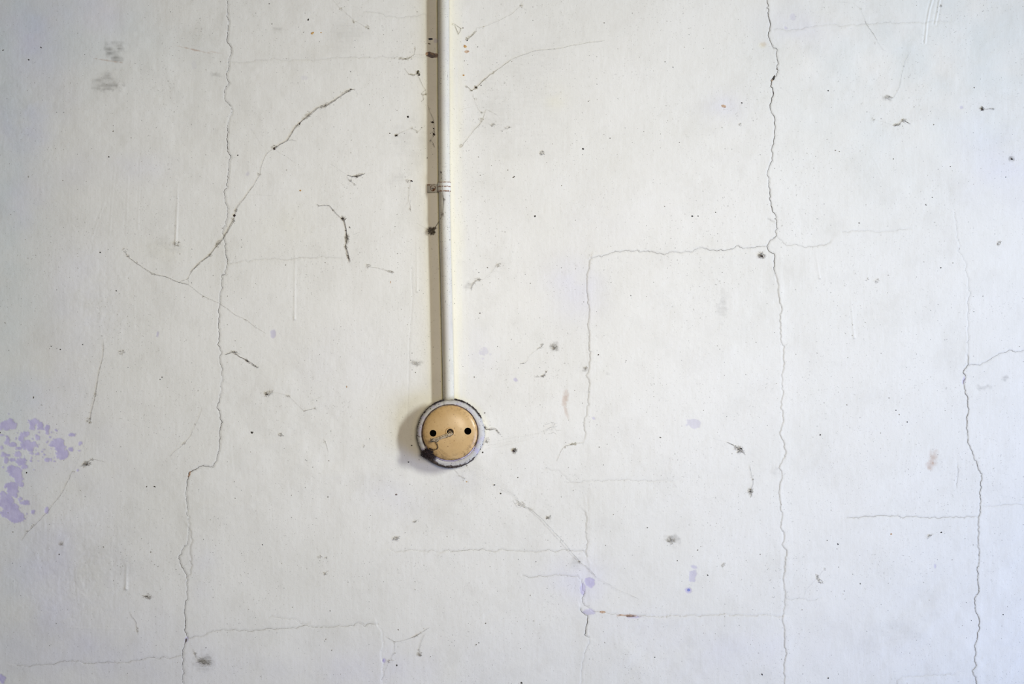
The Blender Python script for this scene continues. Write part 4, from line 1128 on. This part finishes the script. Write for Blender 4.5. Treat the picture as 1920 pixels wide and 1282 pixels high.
def make_cover():
    prof = [(RC - 2.6, 8), (RC - .2, 8), (RC, 12), (RC, 18.0)]
    N = 26
    for i in range(N + 1):
        t = 1 - i / N
        r = RC * math.sin(t * math.pi / 2) if i < N else 0.06
        prof.append((r, dome_d(r)))
    inner = []
    for i in range(N + 1):
        t = i / N
        r = (RC - 2.6) * math.sin(t * math.pi / 2) if i > 0 else 0.06
        inner.append((r, dome_d(r) - 3.2))
    prof += inner
    V, F = lathe_y(prof, CXc, CYc, 128)
    n = 128
    m = len(prof) - 1
    for k in range(n):
        k2 = (k + 1) % n
        F.append((m * n + k, m * n + k2, k2, k))
    me = mesh('cover', V, F)
    b = bmesh.new(); b.from_mesh(me)
    bmesh.ops.remove_doubles(b, verts=b.verts, dist=0.00008)
    bmesh.ops.recalc_face_normals(b, faces=b.faces); b.to_mesh(me); b.free()
    o = link('cover', me, M_CREAM, None)
    cut = []
    for (x, y, r) in ((812.0, 812.1, 6.3), (876.9, 808.2, 6.5), (843.8, 809.9, 6.1)):
        bmm = bmesh.new()
        p = W(x, y, 29)
        bmesh.ops.create_cone(bmm, cap_ends=True, segments=40, radius1=r * S, radius2=r * S, depth=40 * S,
                              matrix=Matrix.Translation((p.x, -26 * S, p.z)) @ Matrix.Rotation(math.radians(90), 4, 'X'))
        cm = bpy.data.meshes.new('cutter'); bmm.to_mesh(cm); bmm.free()
        c = bpy.data.objects.new('cutter', cm); COL.objects.link(c); cut.append(c)
        md = o.modifiers.new('b', 'BOOLEAN'); md.operation = 'DIFFERENCE'; md.object = c; md.solver = 'EXACT'
    bpy.context.view_layer.update()
    dg = bpy.context.evaluated_depsgraph_get()
    me2 = bpy.data.meshes.new_from_object(o.evaluated_get(dg))
    o.modifiers.clear(); o.data = me2
    for c in cut: bpy.data.objects.remove(c, do_unlink=True)
    for p in me2.polygons: p.use_smooth = True
    try:
        me2.set_sharp_from_angle(angle=math.radians(40))
    except Exception: pass
    o.parent = sock
    o.matrix_parent_inverse = sock.matrix_basis.inverted()
    return o


def cream_material():
    m, nt, bs = new_mat('cream_bakelite')
    co = nd(nt, 'ShaderNodeTexCoord').outputs['Object']
    base = mix(nt, ramp(nt, noise_node(nt, co, 70, 4, .6), .38, .66), srgb(200, 168, 120), srgb(192, 158, 108))
    sp = mth(nt, 'MAXIMUM', dots(nt, co, 420, 0.20, 2.4), dots(nt, co, 170, 0.12, 3.0, 2.2))
    base = mix(nt, mth(nt, 'MULTIPLY', sp, .75), base, srgb(112, 78, 48))
    gr = ramp(nt, noise_node(nt, co, 260, 5, .75), .47, .68)
    at = nd(nt, 'ShaderNodeAttribute', attribute_name='edge').outputs['Fac']
    base = mix(nt, mth(nt, 'MULTIPLY', gr, at), base, srgb(80, 60, 40))
    nt.links.new(base, bs.inputs['Base Color'])
    bs.inputs['Roughness'].default_value = .27
    bs.inputs['Specular IOR Level'].default_value = .30
    bump(nt, bs, noise_node(nt, co, 420, 4, .6), .00010, .5)
    return m


M_CREAM = cream_material()
cover = make_cover()
tag(cover, 'cream domed cover with dirty lower edge')
ea = cover.data.attributes.new('edge', 'FLOAT', 'POINT')
ev = []
for v in cover.data.vertices:
    dx = (v.co.x - (CXc - 960) * S) / S; dz = (ZC - (CYc - 641) * S - v.co.z) / S
    r = math.hypot(dx, dz)
    ev.append(min(1, max(0.06, (r - 38) / 11) * (0.55 + .65 * max(0, dz / 50)) + .0))
ea.data.foreach_set('value', ev)

M_DARK = speckled('black_interior', srgb(16, 14, 14), srgb(8, 8, 8), 300, .4, .6, .9, spec=.1)
V, F = lathe_y([(48.2, 9.0), (47.8, 13.0), (0.5, 13.0)], CXc, CYc, 64)
link('contact_block', mesh('contact_block', V, F), M_DARK, sock)
for (x, y, r) in ((812.0, 812.1, 6.3), (876.9, 808.2, 6.5)):
    p = W(x, y, 29); ux, uy = p.x / S + 960, 641 - (p.z - ZC) / S
    V, F = lathe_y([(r + .9, 24.5), (r + .05, 25.2), (r + .02, 13.2)], ux, uy, 40)
    tag(link('pin_sleeve', mesh('pin_sleeve', V, F), M_DARK, sock), 'black pin hole lining')
# raised collar around the middle well
p = W(843.8, 809.9, 29); ux, uy = p.x / S + 960, 641 - (p.z - ZC) / S
dd = dome_d(0)
V, F = lathe_y([(8.6, dd - 1.0), (8.4, dd + .5), (7.6, dd + 1.1), (6.9, dd + .8), (6.3, dd - .2), (6.1, dd - 4), (6.0, 14)], ux, uy, 48)
tag(link('screw_collar', mesh('screw_collar', V, F), M_CREAM, sock), 'raised cream collar around the centre hole')
V, F = lathe_y([(.1, 20.5), (2.5, 20.3), (4.2, 19.5), (4.8, 18.2), (4.9, 13.1)], ux, uy, 32)
F.append(tuple(range(32)))
tag(link('centre_screw', mesh('centre_screw', V, F), speckled('dull_metal', srgb(120, 112, 104), srgb(60, 52, 46), 500, .4, .6, .5), sock), 'dull metal screw deep in the centre hole')
# thin ring between cover and base: rim shadow painted brown, lilac paint at the bottom
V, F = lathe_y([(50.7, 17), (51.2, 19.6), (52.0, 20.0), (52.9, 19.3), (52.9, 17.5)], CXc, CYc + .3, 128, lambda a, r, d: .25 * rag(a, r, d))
M_BEADB = speckled('brown_shade_line', srgb(112, 90, 76), srgb(58, 42, 34), 320, .42, .6, .8)
M_BEADL = speckled('lilac_paint_line', srgb(188, 180, 204), srgb(150, 138, 160), 260, .45, .62, .7)
bead = link('shade_paint_bead', mesh('shade_paint_bead', V, F), [M_BEADB, M_BEADL], sock)
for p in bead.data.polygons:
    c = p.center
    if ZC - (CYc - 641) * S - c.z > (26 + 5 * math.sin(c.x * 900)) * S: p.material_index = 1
tag(bead, 'rim shadow painted as a brown line around the cover, lilac paint at the bottom')

# ------------------------------------------------------------------ bent wire stub poking out of the centre hole
wire = tag(empty('wire_stub', W(843, 812, 20)), 'frayed twisted wire stub poking from the socket centre hole to the lower left', 'wire')
M_WIRE = speckled('tan_cloth_wire', srgb(186, 168, 140), srgb(84, 66, 50), 1100, .50, .60, .85)
A0 = [(841, 806, 18), (843, 809, 26), (847, 812, 34), (846, 814.5, 36.5), (840, 817, 37), (832, 819.5, 37), (824, 822, 36.5), (816, 824, 36), (809.5, 825.5, 35)]
A1 = [(843, 809, 19), (842, 811, 28), (839, 813.5, 36), (833, 816, 36.6), (826, 819, 36.6), (818, 822, 36), (812, 823, 35)]
A2 = [(846, 807, 18), (845, 811, 30), (842, 814, 38), (834, 818, 38.2), (824, 822.5, 37.6), (818, 826.5, 36), (813, 825.5, 35)]


def smooth3(P, n=5):
    out = []
    for i in range(len(P) - 1):
        p0, p1, p2, p3 = P[max(i - 1, 0)], P[i], P[i + 1], P[min(i + 2, len(P) - 1)]
        for k in range(n):
            t = k / n
            out.append(tuple(0.5 * ((2 * p1[c]) + (-p0[c] + p2[c]) * t + (2 * p0[c] - 5 * p1[c] + 4 * p2[c] - p3[c]) * t * t + (-p0[c] + 3 * p1[c] - 3 * p2[c] + p3[c]) * t ** 3) for c in range(3)))
    out.append(tuple(P[-1]))
    return out


for P, r in ((A0, 1.7), (A1, 1.45), (A2, 1.3)):
    q = smooth3(P)
    V, F = [], []
    tube(V, F, [W(x, y, d) for x, y, d in q], [r * S * (0.8 + .35 * abs(nz1(i * 3, 9, int(r * 100)))) for i in range(len(q))], 8)
    link('strand', mesh('strand', V, F), M_WIRE, wire)
V, F = [], []
rr = random.Random(21)
for k in range(34):
    t = rr.random(); i = min(int(t * (len(A0) - 4)) + 2, len(A0) - 2)
    x, y, d = A0[i + 1] if t > .6 else A0[i]
    x += rr.uniform(-5, 5); y += -.35 * rr.uniform(-4, 4) + rr.uniform(-1, 1)
    a = rr.uniform(0, 6.28); L = rr.uniform(1.5, 4)
    tube(V, F, [W(x, y, d + 1), W(x + L * .5 * math.cos(a), y + L * .5 * math.sin(a), d + 1.6), W(x + L * math.cos(a), y + L * math.sin(a) * .7, d + rr.uniform(0, 2))], .2 * S, 4)
fluff(V, F, 811.5, 825, 3.4, 34, rr, .35, 0, .6, 1.6, -.2, 35)
fluff(V, F, 819, 826, 2.6, 34, rr, .3, 0, .6, 1.2, .2, 35.5)
tag(link('frayed_fibres', mesh('frayed_fibres', V, F), M_CLUMP, wire), 'dark frayed fibres')

# soot-dark web strand from the wire tip and the black nest caught on the rim
V, F = [], []


def on_cover(x, y):
    return dome_d(math.hypot(x - CXc, y - CYc)) + 0.3


for sd, pth in enumerate(([(817,826),(820,832),(821.5,838),(819,841.5),(814,842.5),(808,840.5),(803,839)], [(816,827),(820,833),(822,838),(818,842),(811,842)], [(803,836),(805,842),(800,850)], [(818,842),(808,846),(802,852)], [(802,838),(799,845),(800,852)], [(819.5,829),(821,836),(820,841)], [(812,842),(806,843),(801,846)])):
    strand(V, F, pth, .8, .75 if sd < 2 else .55, 600 + sd, .6, 0, on_cover)
for pth in ([(824,838),(832,846),(842,855)], [(822,840),(832,850),(846,860)], [(820,842),(828,851),(838,858)]):
    strand(V, F, pth, .8, .10, 640 + pth[0][0], .5, 0, on_cover)
fluff(V, F, 803.5, 850.5, 7.2, 420, rr, .26, 0, 1.0, 1.3, .35, 20)
fluff(V, F, 799, 852, 5, 160, rr, .26, 0, 1.0, 1.2, .3, 17)
fluff(V, F, 806, 844, 4.4, 110, rr, .22, 0, .8, 1.3, .3, 24)
fluff(V, F, 811, 856, 5, 110, rr, .22, 0, .8, 1.4, .4, 19)
for k in range(60):
    grain(V, F, 803 + rr.gauss(0, 5), 850 + rr.gauss(0, 4), rr.uniform(.8, 2.2), rr.uniform(.6, 1.5), rr, rr.uniform(0, 6), rr.uniform(0, 3), 17)
tag(link('web_nest', mesh('web_nest', V, F), M_BLACK), 'black matted web nest on the lower left rim of the socket', 'cobweb')
pipe_web()

# these parts and things stand further out, on the front of the deep base
for o in list(sock.children) + [wire]:
    if o.name.split('.')[0] in ('base', 'grime_rim'): continue
    o.location += Vector((0.66 * S, -13.5 * S, 0.96 * S))
for o in COL.objects:
    if o.name.startswith('web_nest'): o.location += Vector((0.66 * S, -13.5 * S, 0.96 * S))
